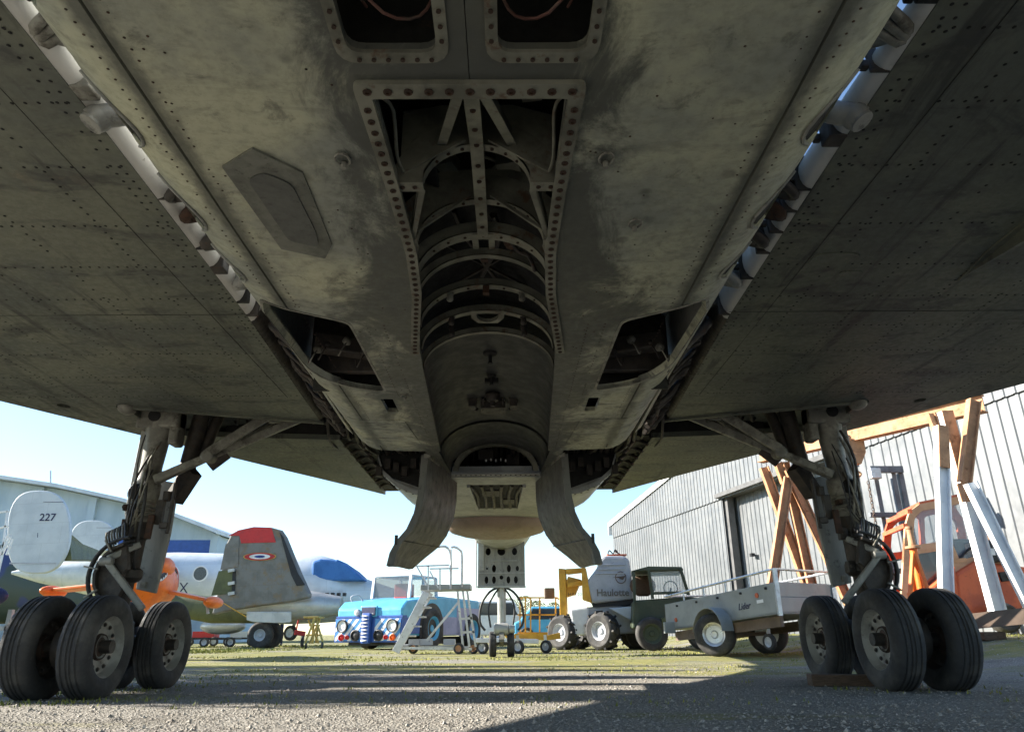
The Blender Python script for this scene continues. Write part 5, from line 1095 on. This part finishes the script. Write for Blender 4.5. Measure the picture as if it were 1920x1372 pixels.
# trolley dolly ahead of the nose wheel
DO = base(990, 1218, 16.0); dl = thing('flat_trolley', 'low white flat trolley on castors behind the bomber nose wheel', 'trolley', DO)
b = B(DO); b.prism(PX([(892, 1196), (1010, 1198), (1010, 1206), (892, 1204)], 16.0), (0, .9, 0)); b.build('deck', M['white'], dl, bevel=.01)
for px, Y in ((1024, 16.2), (972, 16.0), (905, 16.1)): p = at(px, 1212, 'y', Y); wheel_at(dl, DO, V((p.x, Y, .13)), (-.5, -.86, 0), .13, .08, 'lift_grey', name='castor'); b = B(DO); b.bar(V((p.x, Y, .15)), V((p.x-.02, Y, .36)), .06, .03); b.build('castor_fork', M['alum'], dl)
# ---------------------------------------------------------------- naval aircraft with folded wing
NO = base(490, 1213, 26.5); na = thing('folded_wing_aircraft', 'silver propeller aircraft with a folded grey red tipped wing and blue cockpit cover', 'aircraft', NO)
OUTW = [(396, 1152), (409, 1102), (424, 1018), (432, 1003), (447, 993), (475, 987), (505, 988), (523, 993), (532, 1006), (560, 1075), (577, 1112), (577, 1120), (540, 1128), (480, 1136), (430, 1144)]
b = B(NO); b.prism(PX(OUTW, 25.6), (.1, .22, 0)); wg = b.build('folded_wing', M['fold_grey'], na, bevel=.05)
b = B(NO); b.prism(PX([(428, 1004), (447, 993.5), (475, 987.5), (505, 988.5), (509, 989), (517, 1016), (452, 1018), (449, 1004)], 25.58), (0, .03, 0)); b.build('wing_tip', M['red'], wg, bevel=.004)
b = B(NO); b.prism(PX([(524, 997), (531, 1006), (559, 1075), (572, 1096), (556, 1098), (546, 1078)], 25.57), (0, .04, 0)); b.build('deicing_boot', M['black'], wg, bevel=.01)
b = B(NO); b.prism(PX([(423, 1020), (448, 1005), (446, 1062), (413, 1068)], 25.575), (0, .02, 0)); b.build('aileron', M['fold_grey'], wg)
b = B(NO); b.prism(PX([(410, 1070), (436, 1068), (434, 1112), (396, 1116)], 25.575), (0, .02, 0)); b.build('flap', M['olive'], wg)
for py in (1070, 1094, 1113): b = B(NO); b.bar(at(428, py, 'y', 25.5), at(440, py-2, 'y', 25.5), .08, .1); b.build('flap_hinge', M['silver'], wg)
b = B(NO); b.prism(PX([(436, 1072), (442, 1071), (440, 1112), (434, 1112)], 25.57), (0, .02, 0)); b.build('hinge_slot', M['black'], wg)
C = at(487, 1043, 'y', 25.56)
for r, m_, k in ((1, 'roundel_yellow', 0), (.95, 'roundel_red', 1), (.64, 'roundel_white', 2), (.33, 'roundel_blue', 3)):
    b = B(NO); b.prism([C+V((.56*r*math.cos(a), -.004*k, .135*r*math.sin(a))) for a in [6.283*i/28 for i in range(28)]], (0, .003, 0)); b.build('roundel', M[m_], wg)
def loft_x(off, secs, mat, name, parent, n=22, Ydep=1., smooth=60):
    """body lying along the picture: secs = (photo x, top y, bottom y, distance, depth half-width factor)"""
    b = B(off); R_ = []
    for px, yt, yb, Y, k in secs:
        a, c = at(px, yt, 'y', Y), at(px, yb, 'y', Y); m = (a+c)/2; r = (a-c).length/2
        R_.append([m+V((0, -math.cos(6.283*j/n)*r*k, math.sin(6.283*j/n)*r)) for j in range(n)])
    b.rings(R_, True, True); return b.build(name, M[mat], parent, smooth)
loft_x(NO, [(396, 1118, 1124, 26.4, 1), (420, 1112, 1138, 26.4, 1), (460, 1109, 1150, 26.4, 1), (520, 1107, 1160, 26.4, 1), (577, 1107, 1162, 26.4, 1), (600, 1110, 1160, 26.4, 1), (640, 1118, 1152, 26.4, 1)], 'silver', 'wheel_nacelle', na)
fu = loft_x(NO, [(440, 1075, 1160, 28.2, .8), (470, 1055, 1168, 28.2, .8), (545, 1042, 1170, 28.2, .8), (600, 1041, 1168, 28.2, .8), (630, 1050, 1166, 28.2, .8), (660, 1075, 1160, 28.2, .8), (700, 1090, 1150, 28.2, .8), (745, 1105, 1140, 28.2, .8)], 'plane_pale', 'fuselage', na)
b = B(NO); cp = PX([(582, 1086), (585, 1052), (600, 1047), (628, 1049), (632, 1047), (660, 1066), (684, 1088), (640, 1089)], 27.3); b.prism(cp, (0, 1.5, 0)); b.build('cockpit_cover', M['canvas'], na, bevel=.12)
for k in range(5): b = B(NO); b.box(at(602+11*k, 1114, 'y', 27.05), (.10, .2, .11)); b.build('exhaust_slot', M['black'], na)
b = B(NO); b.prism(PX([(462, 1146), (546, 1146), (546, 1166), (530, 1168), (475, 1166), (462, 1162)], 25.7), (0, .05, 0)); b.build('gear_door', M['silver'], na, bevel=.02)
loft_x(NO, [(230, 1118, 1128, 27.6, .6), (300, 1112, 1150, 27.6, .6), (400, 1118, 1168, 27.4, .6), (500, 1128, 1168, 27.4, .6)], 'olive', 'rear_fuselage', na)
wheel_at(na, NO, at(489, 1190, 'y', 26.1)*1, (0, -1, 0), .43, .3, 'lift_grey', hr=.45); wheel_at(na, NO, at(507, 1190, 'y', 26.6), (0, -1, 0), .43, .3, 'black')
b = B(NO); b.bar(at(489, 1190, 'y', 26.35), at(500, 1150, 'y', 26.35), .14); b.build('wheel_leg', M['silver'], na)
b = B(NO); b.tube(PX([(409, 1124), (432, 1138), (462, 1156)], 25.5), .015, 6, 1); b.build('mooring_rope', M['yellow'], na)
b = B(NO); wheel_at(na, NO, at(545, 1186, 'y', 28.0), (-.3, -1, 0), .26, .16, 'pale', name='nose_wheel'); b.bar(at(545, 1186, 'y', 28.1), at(556, 1160, 'y', 28.1), .1); b.build('nose_leg', M['silver'], na)
# tow bar and straw coloured prop blades bundled on a stand
o = B(base(565, 1195, 27)); 
tb = thing('tow_bar', 'red aircraft tow bar with small wheels beside the silver aircraft nose wheel', 'tow bar', base(565, 1200, 26.8)); TB = tb.location
b = B(TB); b.bar(at(553, 1185, 'y', 26.8), at(572, 1188, 'y', 26.8), .12, .16); b.bar(at(556, 1178, 'y', 26.9), at(562, 1150, 'y', 27.2), .05); b.build('bar', M['red'], tb, bevel=.01); wheel_at(tb, TB, V((at(567, 1198, 'y', 26.8).x, 26.8, .2)), (-1, -.3, 0), .2, .1, 'black')
hb = thing('yellow_stand', 'worn yellow tubular maintenance stand left of the tow tractor', 'stand', base(590, 1208, 24.5)); HB = hb.location
paint('old_yellow', (.44, .32, .10), (.30, .22, .07), 6, rough=.7, grime=(.1, .07, .03))
for k, (a_, c_) in enumerate((((572, 1206), (590, 1158)), ((606, 1206), (592, 1158)), ((580, 1206), (600, 1160)), ((598, 1205), (578, 1162)), ((574, 1190), (604, 1190)), ((580, 1172), (600, 1172)), ((586, 1206), (588, 1160)), ((593, 1205), (596, 1160)))):
    b = B(HB); b.bar(at(*a_, 'y', 24.3+.12*k), at(*c_, 'y', 24.3+.12*k), .07, .05); b.build('strut', M['old_yellow'], hb)
b = B(HB); b.box(at(589, 1157, 'y', 24.7), (.5, .7, .06)); b.build('cradle', M['old_yellow'], hb, bevel=.01)
for px in (574, 604): wheel_at(hb, HB, V((at(px, 1206, 'y', 24.4).x, 24.4, .1)), (-1, -.3, 0), .1, .06, 'black', name='castor')
# ---------------------------------------------------------------- twin finned transport with portholes
WO = base(250, 1200, 30.5); tw = thing('twin_tail_aircraft', 'pale twin finned transport aircraft with portholes numbered 227 behind the left bogie', 'aircraft', WO)
loft_x(WO, [(22, 1071, 1076, 29.6, .8), (70, 1058, 1090, 29.8, .8), (165, 1044, 1113, 30, .8), (250, 1038, 1128, 30.3, .8), (330, 1036, 1136, 30.5, .8), (420, 1038, 1140, 30.8, .8), (520, 1046, 1136, 31, .8), (590, 1066, 1120, 31.2, .8)], 'plane_pale', 'fuselage', tw, 26)
def fin(px, py, wx, hy, Y, d, num=None):
    P = []
    for i in range(36):
        a = 6.283*i/36; c, s_ = math.cos(a), math.sin(a); P.append((px+wx*math.copysign(abs(c)**.72, c)+(-.09*hy*s_ if s_ > 0 else 0), py+hy*math.copysign(abs(s_)**.85, s_)))
    b = B(WO); b.prism(PX(P, Y), (-.02, d, 0)); f = b.build('tail_fin', M['plane_white'], tw, bevel=.04)
    b = B(WO); b.bar(at(px-wx*.92, py+hy*.75, 'y', Y-.005), at(px+wx*.55, py+hy*.75, 'y', Y-.005), .012, .05); b.build('fin_strip', M['lift_grey'], f)
    b = B(WO); b.bar(at(px+wx*.15, py-hy*.72, 'y', Y-.005), at(px+wx*.8, py-hy*.72, 'y', Y-.005), .01, .012); b.build('rudder_line', M['navy_ink'], f)
    b = B(WO); b.bar(at(px-wx*.02, py+hy*.02, 'y', Y-.005), at(px-wx*.03, py+hy*.13, 'y', Y-.005), .01, .012); b.build('trim_mark', M['navy_ink'], f)
    if num: text(num, .36, M['navy_ink'], f, at(89, 970, 'y', Y-.01), (math.pi/2, 0, 0), off=WO, bold=.004, sx=1.05)
    return f
fin(72, 997, 59, 78, 25.6, .2, '227'); fin(174, 1025, 45, 50, 33.5, .2)
b = B(WO); b.prism([at(112, 1012, 'y', 25.8), at(116, 1052, 'y', 25.8), at(168, 1052, 'y', 29.6), at(170, 1034, 'y', 29.7)], (.3, .05, .05)); b.prism([at(128, 998, 'y', 25.8), at(178, 1040, 'y', 29.3), at(180, 1050, 'y', 29.3), at(108, 1050, 'y', 25.8)], (0, .08, 0)); b.prism([at(200, 1035, 'y', 33.6), at(165, 1048, 'y', 30), at(215, 1050, 'y', 30.3), at(235, 1036, 'y', 33.6)], (0, 0, .1)); b.build('tailplane', M['olive'], tw)
for px in (322, 376):
    p = at(px, 1075, 'y', 29.25); b = B(WO); b.lathe([(.255, 0), (.295, .0), (.295, .06), (.255, .06), (.255, 0)], p+V((0, -.05, 0)), (0, 1, 0), 24, False); pf = b.build('porthole', M['white'], tw, 50); b = B(WO); b.disc(p+V((0, -.03, 0)), (0, 1, 0), .265, .02, 24); b.build('pane', M['dark_glass'], pf)
b = B(WO); b.tube(PX([(334, 1100), (334, 1075), (328, 1062), (315, 1056), (306, 1060)], 29.2), .016, 6, 4); b.build('door_outline', M['roundel_red'], tw, 60)
text('-CX', .57, M['navy_ink'], tw, at(331, 1103, 'y', 29.1), (math.pi/2+.12, 0, 0), off=WO, sx=.9)
# ---------------------------------------------------------------- orange target drone with a shark mouth
DR = base(255, 1200, 14.2); dn = thing('shark_mouth_drone', 'small orange target drone with a painted shark mouth behind the left landing gear', 'drone', DR)
C = at(268, 1094, 'y', 14.0); axd = V((.22, -.975, .0)).normalized()
b = B(DR); b.lathe([(.02, -1.0), (.14, -.95), (.34, -.75), (.48, -.4), (.53, 0), (.48, .7), (.33, 1.5), (.15, 2.2), (.08, 2.5)], C, -axd, 26); b.build('fuselage', M['orange'], dn, 60)
def on_body(px, py):
    d = (CF+CR*((px-960)/FPX)-CU*((py-686)/FPX)).normalized(); best = None
    for i in range(1200):
        t_ = 12+.004*i; p = CAM+d*t_; a = (p-C).dot(-axd); r = ((p-C)+axd*a).length
        R0 = lerp_tab([(-1.0, .02), (-.95, .14), (-.75, .34), (-.4, .48), (0, .53), (.7, .48), (1.5, .33)], a)
        if r < R0+.006 and a > -1: return p
    return at(px, py, 'y', 13.9)
up_ = [(284, 1079), (294, 1079), (303, 1076), (311, 1071), (315, 1065)]; lo_ = [(284, 1089), (295, 1091), (305, 1088), (313, 1080), (316, 1071)]
U = [on_body(*p) for p in up_]; Lw = [on_body(*p) for p in lo_]
b = B(DR)
for i in range(4): b.prism([U[i], U[i+1], Lw[i+1], Lw[i]], V((0, -.012, 0)))
b.build('mouth', M['black'], dn)
b = B(DR)
for L_, g in ((U, 1), (Lw, -1)):
    for i in range(4):
        for t_ in (0, .5):
            p, q = L_[i].lerp(L_[i+1], t_), L_[i].lerp(L_[i+1], t_+.45); b.prism([p, q, (p+q)/2+V((0, 0, -g*.045))], (0, -.02, 0))
o = b.build('teeth', M['white'], dn); o['kind'] = 'stuff'
b = B(DR); b.ell(at(310, 1062, 'y', 13.8), (.11, .35, .17), 14, 8); b.build('intake', M['orange'], dn, 60)
for a, c in (((238, 1100), (100, 1112)), ((285, 1108), (400, 1132))):
    p, q = at(*a, 'y', 14.2), at(*c, 'y', 14.4); b = B(DR); b.prism([p+V((0, -.35, .03)), p+V((0, .4, .03)), q+V((0, .25, .02)), q+V((0, -.2, .02))], (0, 0, .06)); b.build('wing', M['orange'], dn, bevel=.015)
    b = B(DR); b.ell(q+V((0, 0, .03)), (.11, .42, .11), 14, 10); b.build('tip_pod', M['orange'], dn, 60)
b = B(DR); b.bar(at(290, 1135, 'y', 14.1), V((at(290, 1135, 'y', 14.1).x, 14.1, .02)), .06); b.bar(at(388, 1135, 'y', 14.3), at(390, 1150, 'y', 14.3), .04); b.bar(V((C.x-.4, 14.1, .04)), V((C.x+.5, 14.1, .04)), .1); b.build('stand', M['lift_grey'], dn)
# ---------------------------------------------------------------- camouflaged jet behind, dark pod
CO = base(20, 1200, 37); cj = thing('camouflaged_jet', 'dark green and blue camouflaged jet fuselage at the far left behind the twin fins', 'aircraft', CO)
loft_x(CO, [(-420, 1010, 1150, 37, .8), (-150, 1005, 1165, 37, .8), (40, 1030, 1168, 37, .8), (150, 1085, 1160, 37, .8), (230, 1120, 1150, 37, .8)], 'camo', 'fuselage', cj)
wheel_at(cj, CO, V((at(-60, 1195, 'y', 36.5).x, 36.5, .35)), (0, -1, 0), .35, .2, 'pale'); wheel_at(cj, CO, V((at(90, 1195, 'y', 36.8).x, 36.8, .35)), (0, -1, 0), .35, .2, 'pale')
b = B(CO); b.bar(V((at(90, 1195, 'y', 37).x, 37, .35)), V((at(90, 1195, 'y', 37).x, 37, 1.2)), .14); b.bar(V((at(-60, 1195, 'y', 37).x, 37, .35)), V((at(-60, 1195, 'y', 37).x, 37, 1.0)), .14); b.build('wheel_leg', M['silver'], cj)
PO = base(-4, 1200, 12.5); pdn = thing('drop_tank', 'dark navy pointed drop tank on a trolley at the left picture edge', 'drop tank', PO)
b = B(PO); c = at(-2, 1117, 'y', 12.5); b.ell(c+V((-.42, .1, 0)), (.5, .2, .2), 18, 14); b.build('tank', M['navy_ink'], pdn, 60)
b = B(PO); b.bar(V((c.x-.3, 12.9, .55)), V((c.x+.3, 12.9, .55)), .07); b.bar(V((c.x, 12.9, .2)), V((c.x, 12.9, .85)), .07); b.bar(V((c.x, 12.6, .3)), V((c.x, 14.2, .3)), .1); b.build('trolley', M['lift_grey'], pdn)
for Y in (12.7, 14): wheel_at(pdn, PO, V((c.x+.25, Y, .2)), (1, -.2, 0), .2, .1, 'lift_grey')
# white railing stair at the left edge
RO = base(-8, 1200, 23); rs = thing('white_railing', 'white tubular stair railing at the far left before the pale hall', 'railing', RO)
for a, c in (((4, 1040), (14, 958)), ((-30, 1045), (-22, 960)), ((-40, 965), (16, 958)), ((-40, 1000), (16, 985)), ((-2, 1040), (16, 1000)), ((4, 1040), (20, 1005)), ((12, 1040), (24, 1010))):
    b = B(RO); b.bar(at(*a, 'y', 23), at(*c, 'y', 23), .05); b.build('rail', M['white'], rs)
b = B(RO); b.bar(V((at(4, 1040, 'y', 23).x, 23, 0)), at(4, 1040, 'y', 23), .06); b.bar(V((at(-30, 1040, 'y', 23).x, 23, 0)), at(-30, 1040, 'y', 23), .06); b.build('post', M['white'], rs)
# ---------------------------------------------------------------- pale hall with arched roof
HO = V((-20, 46, 0)); hl = thing('arched_hall', 'pale concrete hall with a curved roof edge and blue window band', 'hall', HO)
edge = [(-700, 842), (-400, 852), (-150, 868), (0, 893), (120, 911), (240, 937), (330, 962), (390, 985), (418, 997)]
E_ = PX(edge, 46); x0, x1 = E_[0].x, at(410, 1000, 'y', 46).x
b = B(HO); b.prism([p+V((0, 0, -.25)) for p in E_[:-1]]+[V((x1, 46, E_[-1].z-.2)), V((x1, 46, -.1)), V((x0, 46, -.1))], (0, 14, 0)); b.build('wall', M['concrete'], hl)
b = B(HO); R_ = [[p+V((0, -.9, 0)), p+V((0, 15, 0)), p+V((0, 15, -.22)), p+V((0, -.9, -.22))] for p in E_]; b.rings(R_, True, True); b.build('roof', M['pale'], hl)
for a, c in ((60, 150), (165, 300), (308, 398)):
    b = B(HO); P = PX([(a, 1012+.0*a), (c, 1012+.0*a), (c, 1036), (a, 1036)], 45.97); b.prism(P, (0, .03, 0)); wn = b.build('window', M['blue'], hl)
for px in (60, 165, 290, 405):
    b = B(HO); p = at(px, 1000, 'y', 45.9); tp = lerp_tab([(q.x, q.z) for q in E_], p.x)-.3; b.box((p.x, 45.9, tp/2), (.45, .3, tp)); b.build('pilaster', M['concrete'], hl)
b = B(HO); b.bar(at(95, 905, 'y', 48), at(95, 882, 'y', 48), .06); b.build('antenna', M['lift_grey'], hl)
# ---------------------------------------------------------------- farther things seen under the nose
def car(name, label, cat, px, Y, wpx, body, top, h=1.4, group=None):
    p = base(px, 1200, Y); t_ = thing(name, label, cat, p, 0, group); L_ = wpx*Y/1440; b = B(); b.prism([(-L_/2, 0, .3), (-L_/2, 0, h*.55), (-L_/2+.25, 0, h*.62), (-L_*.22, 0, h), (L_*.3, 0, h), (L_*.42, 0, h*.62), (L_/2, 0, h*.56), (L_/2, 0, .3)], (0, 1.7, 0)); b.build('body', M[body], t_, bevel=.08)
    b = B(); b.prism([(-L_*.27, -.01, h*.64), (-L_*.19, -.01, h*.94), (L_*.27, -.01, h*.94), (L_*.36, -.01, h*.64)], (0, .02, 0)); b.build('window', M['dark_glass'], t_)
    for k in (-.3, .3): wheel_at(t_, None, (L_*k, 0, .32), (0, -1, 0), .32, .2, 'alum')
car('parked_car', 'light blue car parked beyond the boom lift basket', 'car', 1022, 34, 115, 'cyan', 'cyan', 1.5); car('parked_van', 'white van parked far behind the bomber nose leg', 'van', 925, 42, 130, 'white', 'white', 2.1)
car('parked_estate', 'pale grey car far off under the bomber radome', 'car', 965, 52, 110, 'lift_grey', 'lift_grey', 1.5)
def tree(px, Y, h, lab):
    p = base(px, 1195, Y); t_ = thing('tree', lab, 'tree', p, 0, 'far trees'); b = B(); b.cyl((0, 0, 0), (.1, 0, h*.6), .14, .06, 8)
    for k in range(5): a = k*1.3; b.cyl((.05, 0, h*(.3+.06*k)), (math.cos(a)*h*.22, math.sin(a)*h*.22, h*(.55+.06*k)), .05, .02, 6)
    b.build('trunk', M['frame_brown'], t_); b = B()
    for k in range(900):
        a = RN.random()*6.3; u = RN.random()**.5; z = RN.uniform(.25, 1)*h; r = h*.33*math.sqrt(max(.05, 1-((z/h-.6)/.42)**2))*u*(1+.35*MN.noise(V((a, z*.8, px)))); c = V((math.cos(a)*r, math.sin(a)*r, z)); s_ = .09
        q = V((RN.uniform(-1, 1), RN.uniform(-1, 1), RN.uniform(-1, 1))).normalized()*s_; w_ = q.cross(V((RN.random(), .3, RN.random()))).normalized()*s_; b.add([c-q, c+w_, c+q, c-w_], [(0, 1, 2, 3)])
    b.build('crown', M['tree_leaf'], t_)
paint('tree_leaf', (.055, .075, .03), (.04, .055, .028), 2, rough=.8)
for px, Y, h, lab in ((955, 95, 4.5, 'round dark green tree in the distance left of the nose leg'), (985, 100, 5.0, 'taller dark green tree in the distance just right of the nose leg'), (1010, 105, 4.6, 'dark green tree in the distance above the light blue car'), (1040, 98, 4.0, 'low dark green tree in the distance behind the yellow basket'), (910, 100, 4.2, 'dark green tree in the distance above the white van'), (870, 105, 4.0, 'dark green tree in the distance behind the aluminium stair')): tree(px, Y, h, lab)
# silver drop tank and cart beneath the far wing, plus a second cart
for px, Y, m_, lab, nm in ((415, 30, 'silver', 'silver tank on a low cart under the folded wing aircraft', 'tank_cart'), (385, 32, 'red', 'low red equipment cart left of the silver tank cart', 'equipment_cart'), (455, 33, 'pale', 'pale equipment cart far behind the folded wing wheels', 'equipment_cart')):
    p = base(px, 1200, Y); t_ = thing(nm, lab, 'cart', p); b = B()
    if m_ == 'silver': b.ell((0, 0, .75), (.9, .3, .3), 18, 10, Matrix.Rotation(0, 3, 'Z'))
    else: b.box((0, 0, .45), (.9, .6, .25)); b.bar((.4, 0, .5), (.9, 0, .9), .05)
    b.build('load', M[m_], t_, 60); b = B(); b.box((0, 0, .3), (1.3, .7, .07)); b.build('deck', M['black'], t_)
    for x in (-.5, .5): wheel_at(t_, None, (x, -.38, .18), (0, -1, 0), .18, .1, 'lift_grey')
# ---------------------------------------------------------------- person behind the nacelle, legs in view
def person(px, Y, label):
    p = base(px, 1205, Y); me = bpy.data.meshes.new('person'); bm = bmesh.new(); ly = None
    J = {'pel': (0, 0, .95), 'che': (0, 0, 1.3), 'nec': (0, 0, 1.5), 'hea': (0, -.02, 1.62), 'top': (0, 0, 1.74)}
    for s_, n in ((-1, 'l'), (1, 'r')):
        J.update({n+'hip': (s_*.1, 0, .9), n+'kne': (s_*.12, -.02, .5), n+'ank': (s_*.13, .02, .08), n+'toe': (s_*.15, -.15, .04), n+'sho': (s_*.19, 0, 1.42), n+'elb': (s_*.25, .02, 1.14), n+'wri': (s_*.24, -.08, .9), n+'han': (s_*.23, -.1, .8)})
    RR = {'pel': .15, 'che': .16, 'nec': .06, 'hea': .1, 'top': .075, 'hip': .1, 'kne': .07, 'ank': .05, 'toe': .045, 'sho': .075, 'elb': .05, 'wri': .036, 'han': .04}
    E_ = [('pel', 'che'), ('che', 'nec'), ('nec', 'hea'), ('hea', 'top')]
    for n in 'lr': E_ += [('pel', n+'hip'), (n+'hip', n+'kne'), (n+'kne', n+'ank'), (n+'ank', n+'toe'), ('che', n+'sho'), (n+'sho', n+'elb'), (n+'elb', n+'wri'), (n+'wri', n+'han')]
    K = list(J); me.from_pydata([J[k] for k in K], [(K.index(a), K.index(c)) for a, c in E_], [])
    o = bpy.data.objects.new('person', me); COL.objects.link(o); o.modifiers.new('skin', 'SKIN'); sd_ = o.modifiers.new('sub', 'SUBSURF'); sd_.levels = sd_.render_levels = 2
    for i, k in enumerate(K):
        r = RR[k if k in RR else k[1:]]; me.skin_vertices[0].data[i].radius = (r, r*.8)
    me.skin_vertices[0].data[0].use_root = True
    dg = bpy.context.evaluated_depsgraph_get(); m2 = bpy.data.meshes.new_from_object(o.evaluated_get(dg)); bpy.data.objects.remove(o)
    for m_ in ('navy_ink', 'frame_brown', 'radome', 'black'): m2.materials.append(M[m_])
    for f in m2.polygons:
        z = f.center.z; f.material_index = 3 if z < .1 else 0 if z < .98 and abs(f.center.x) < .2 else (2 if z > 1.5 or z < .9 else 1); f.use_smooth = True
    o = bpy.data.objects.new('person', m2); COL.objects.link(o); o.location = p; tag(o, label, 'person')
person(521, 30, 'person in dark blue trousers standing behind the folded wing aircraft')
# ---------------------------------------------------------------- cypresses added out of frame on the left to cast shade under the wing
paint('cypress_leaf', (.045, .06, .028), (.03, .042, .02), 3, rough=.85)
def cypress(x, y, h, r, label):
    t_ = thing('added_shade_cypress', label, 'tree', V((x, y, 0)), 0, 'added shade cypresses'); b = B(); b.cyl((0, 0, 0), (0, 0, h*.8), .09, .02, 8)
    for k in range(10): a = k*2.4; z = .5+h*.07*k; b.cyl((0, 0, z), (math.cos(a)*r*.6, math.sin(a)*r*.6, z+.6), .025, .01, 5)
    b.build('trunk', M['frame_brown'], t_); b = B()
    for k in range(4200):
        z = RN.uniform(.25, h); u = z/h; rr = r*min(1, .55+u*1.6)*min(1, (1-u)*2.6+.04)*(1+.25*MN.noise(V((x+z*1.5, y, RN.random()*.5)))); a = RN.random()*6.3; q = RN.random()**.45*rr; c = V((math.cos(a)*q, math.sin(a)*q, z)); l = V((math.cos(a)*.05, math.sin(a)*.05, .13)); w_ = V((-math.sin(a), math.cos(a), RN.uniform(-.4, .4)))*.05
        b.add([c-w_, c+w_, c+l], [(0, 1, 2)])
    b.build('crown', M['cypress_leaf'], t_)
for x, y, h, r, lb in ((-8.7, 6.45, 5.2, .70, 'nearest the camera'), (-8.6, 7.75, 4.8, .57, 'second from the camera'), (-8.75, 8.75, 5.3, .6, 'third from the camera'), (-8.6, 10.05, 5.0, .70, 'fourth from the camera'), (-9.3, 11.3, 5.4, .6, 'farthest from the camera')): cypress(x, y, h, r, 'slender dark green cypress added out of frame left of the bomber to cast shade, '+lb)
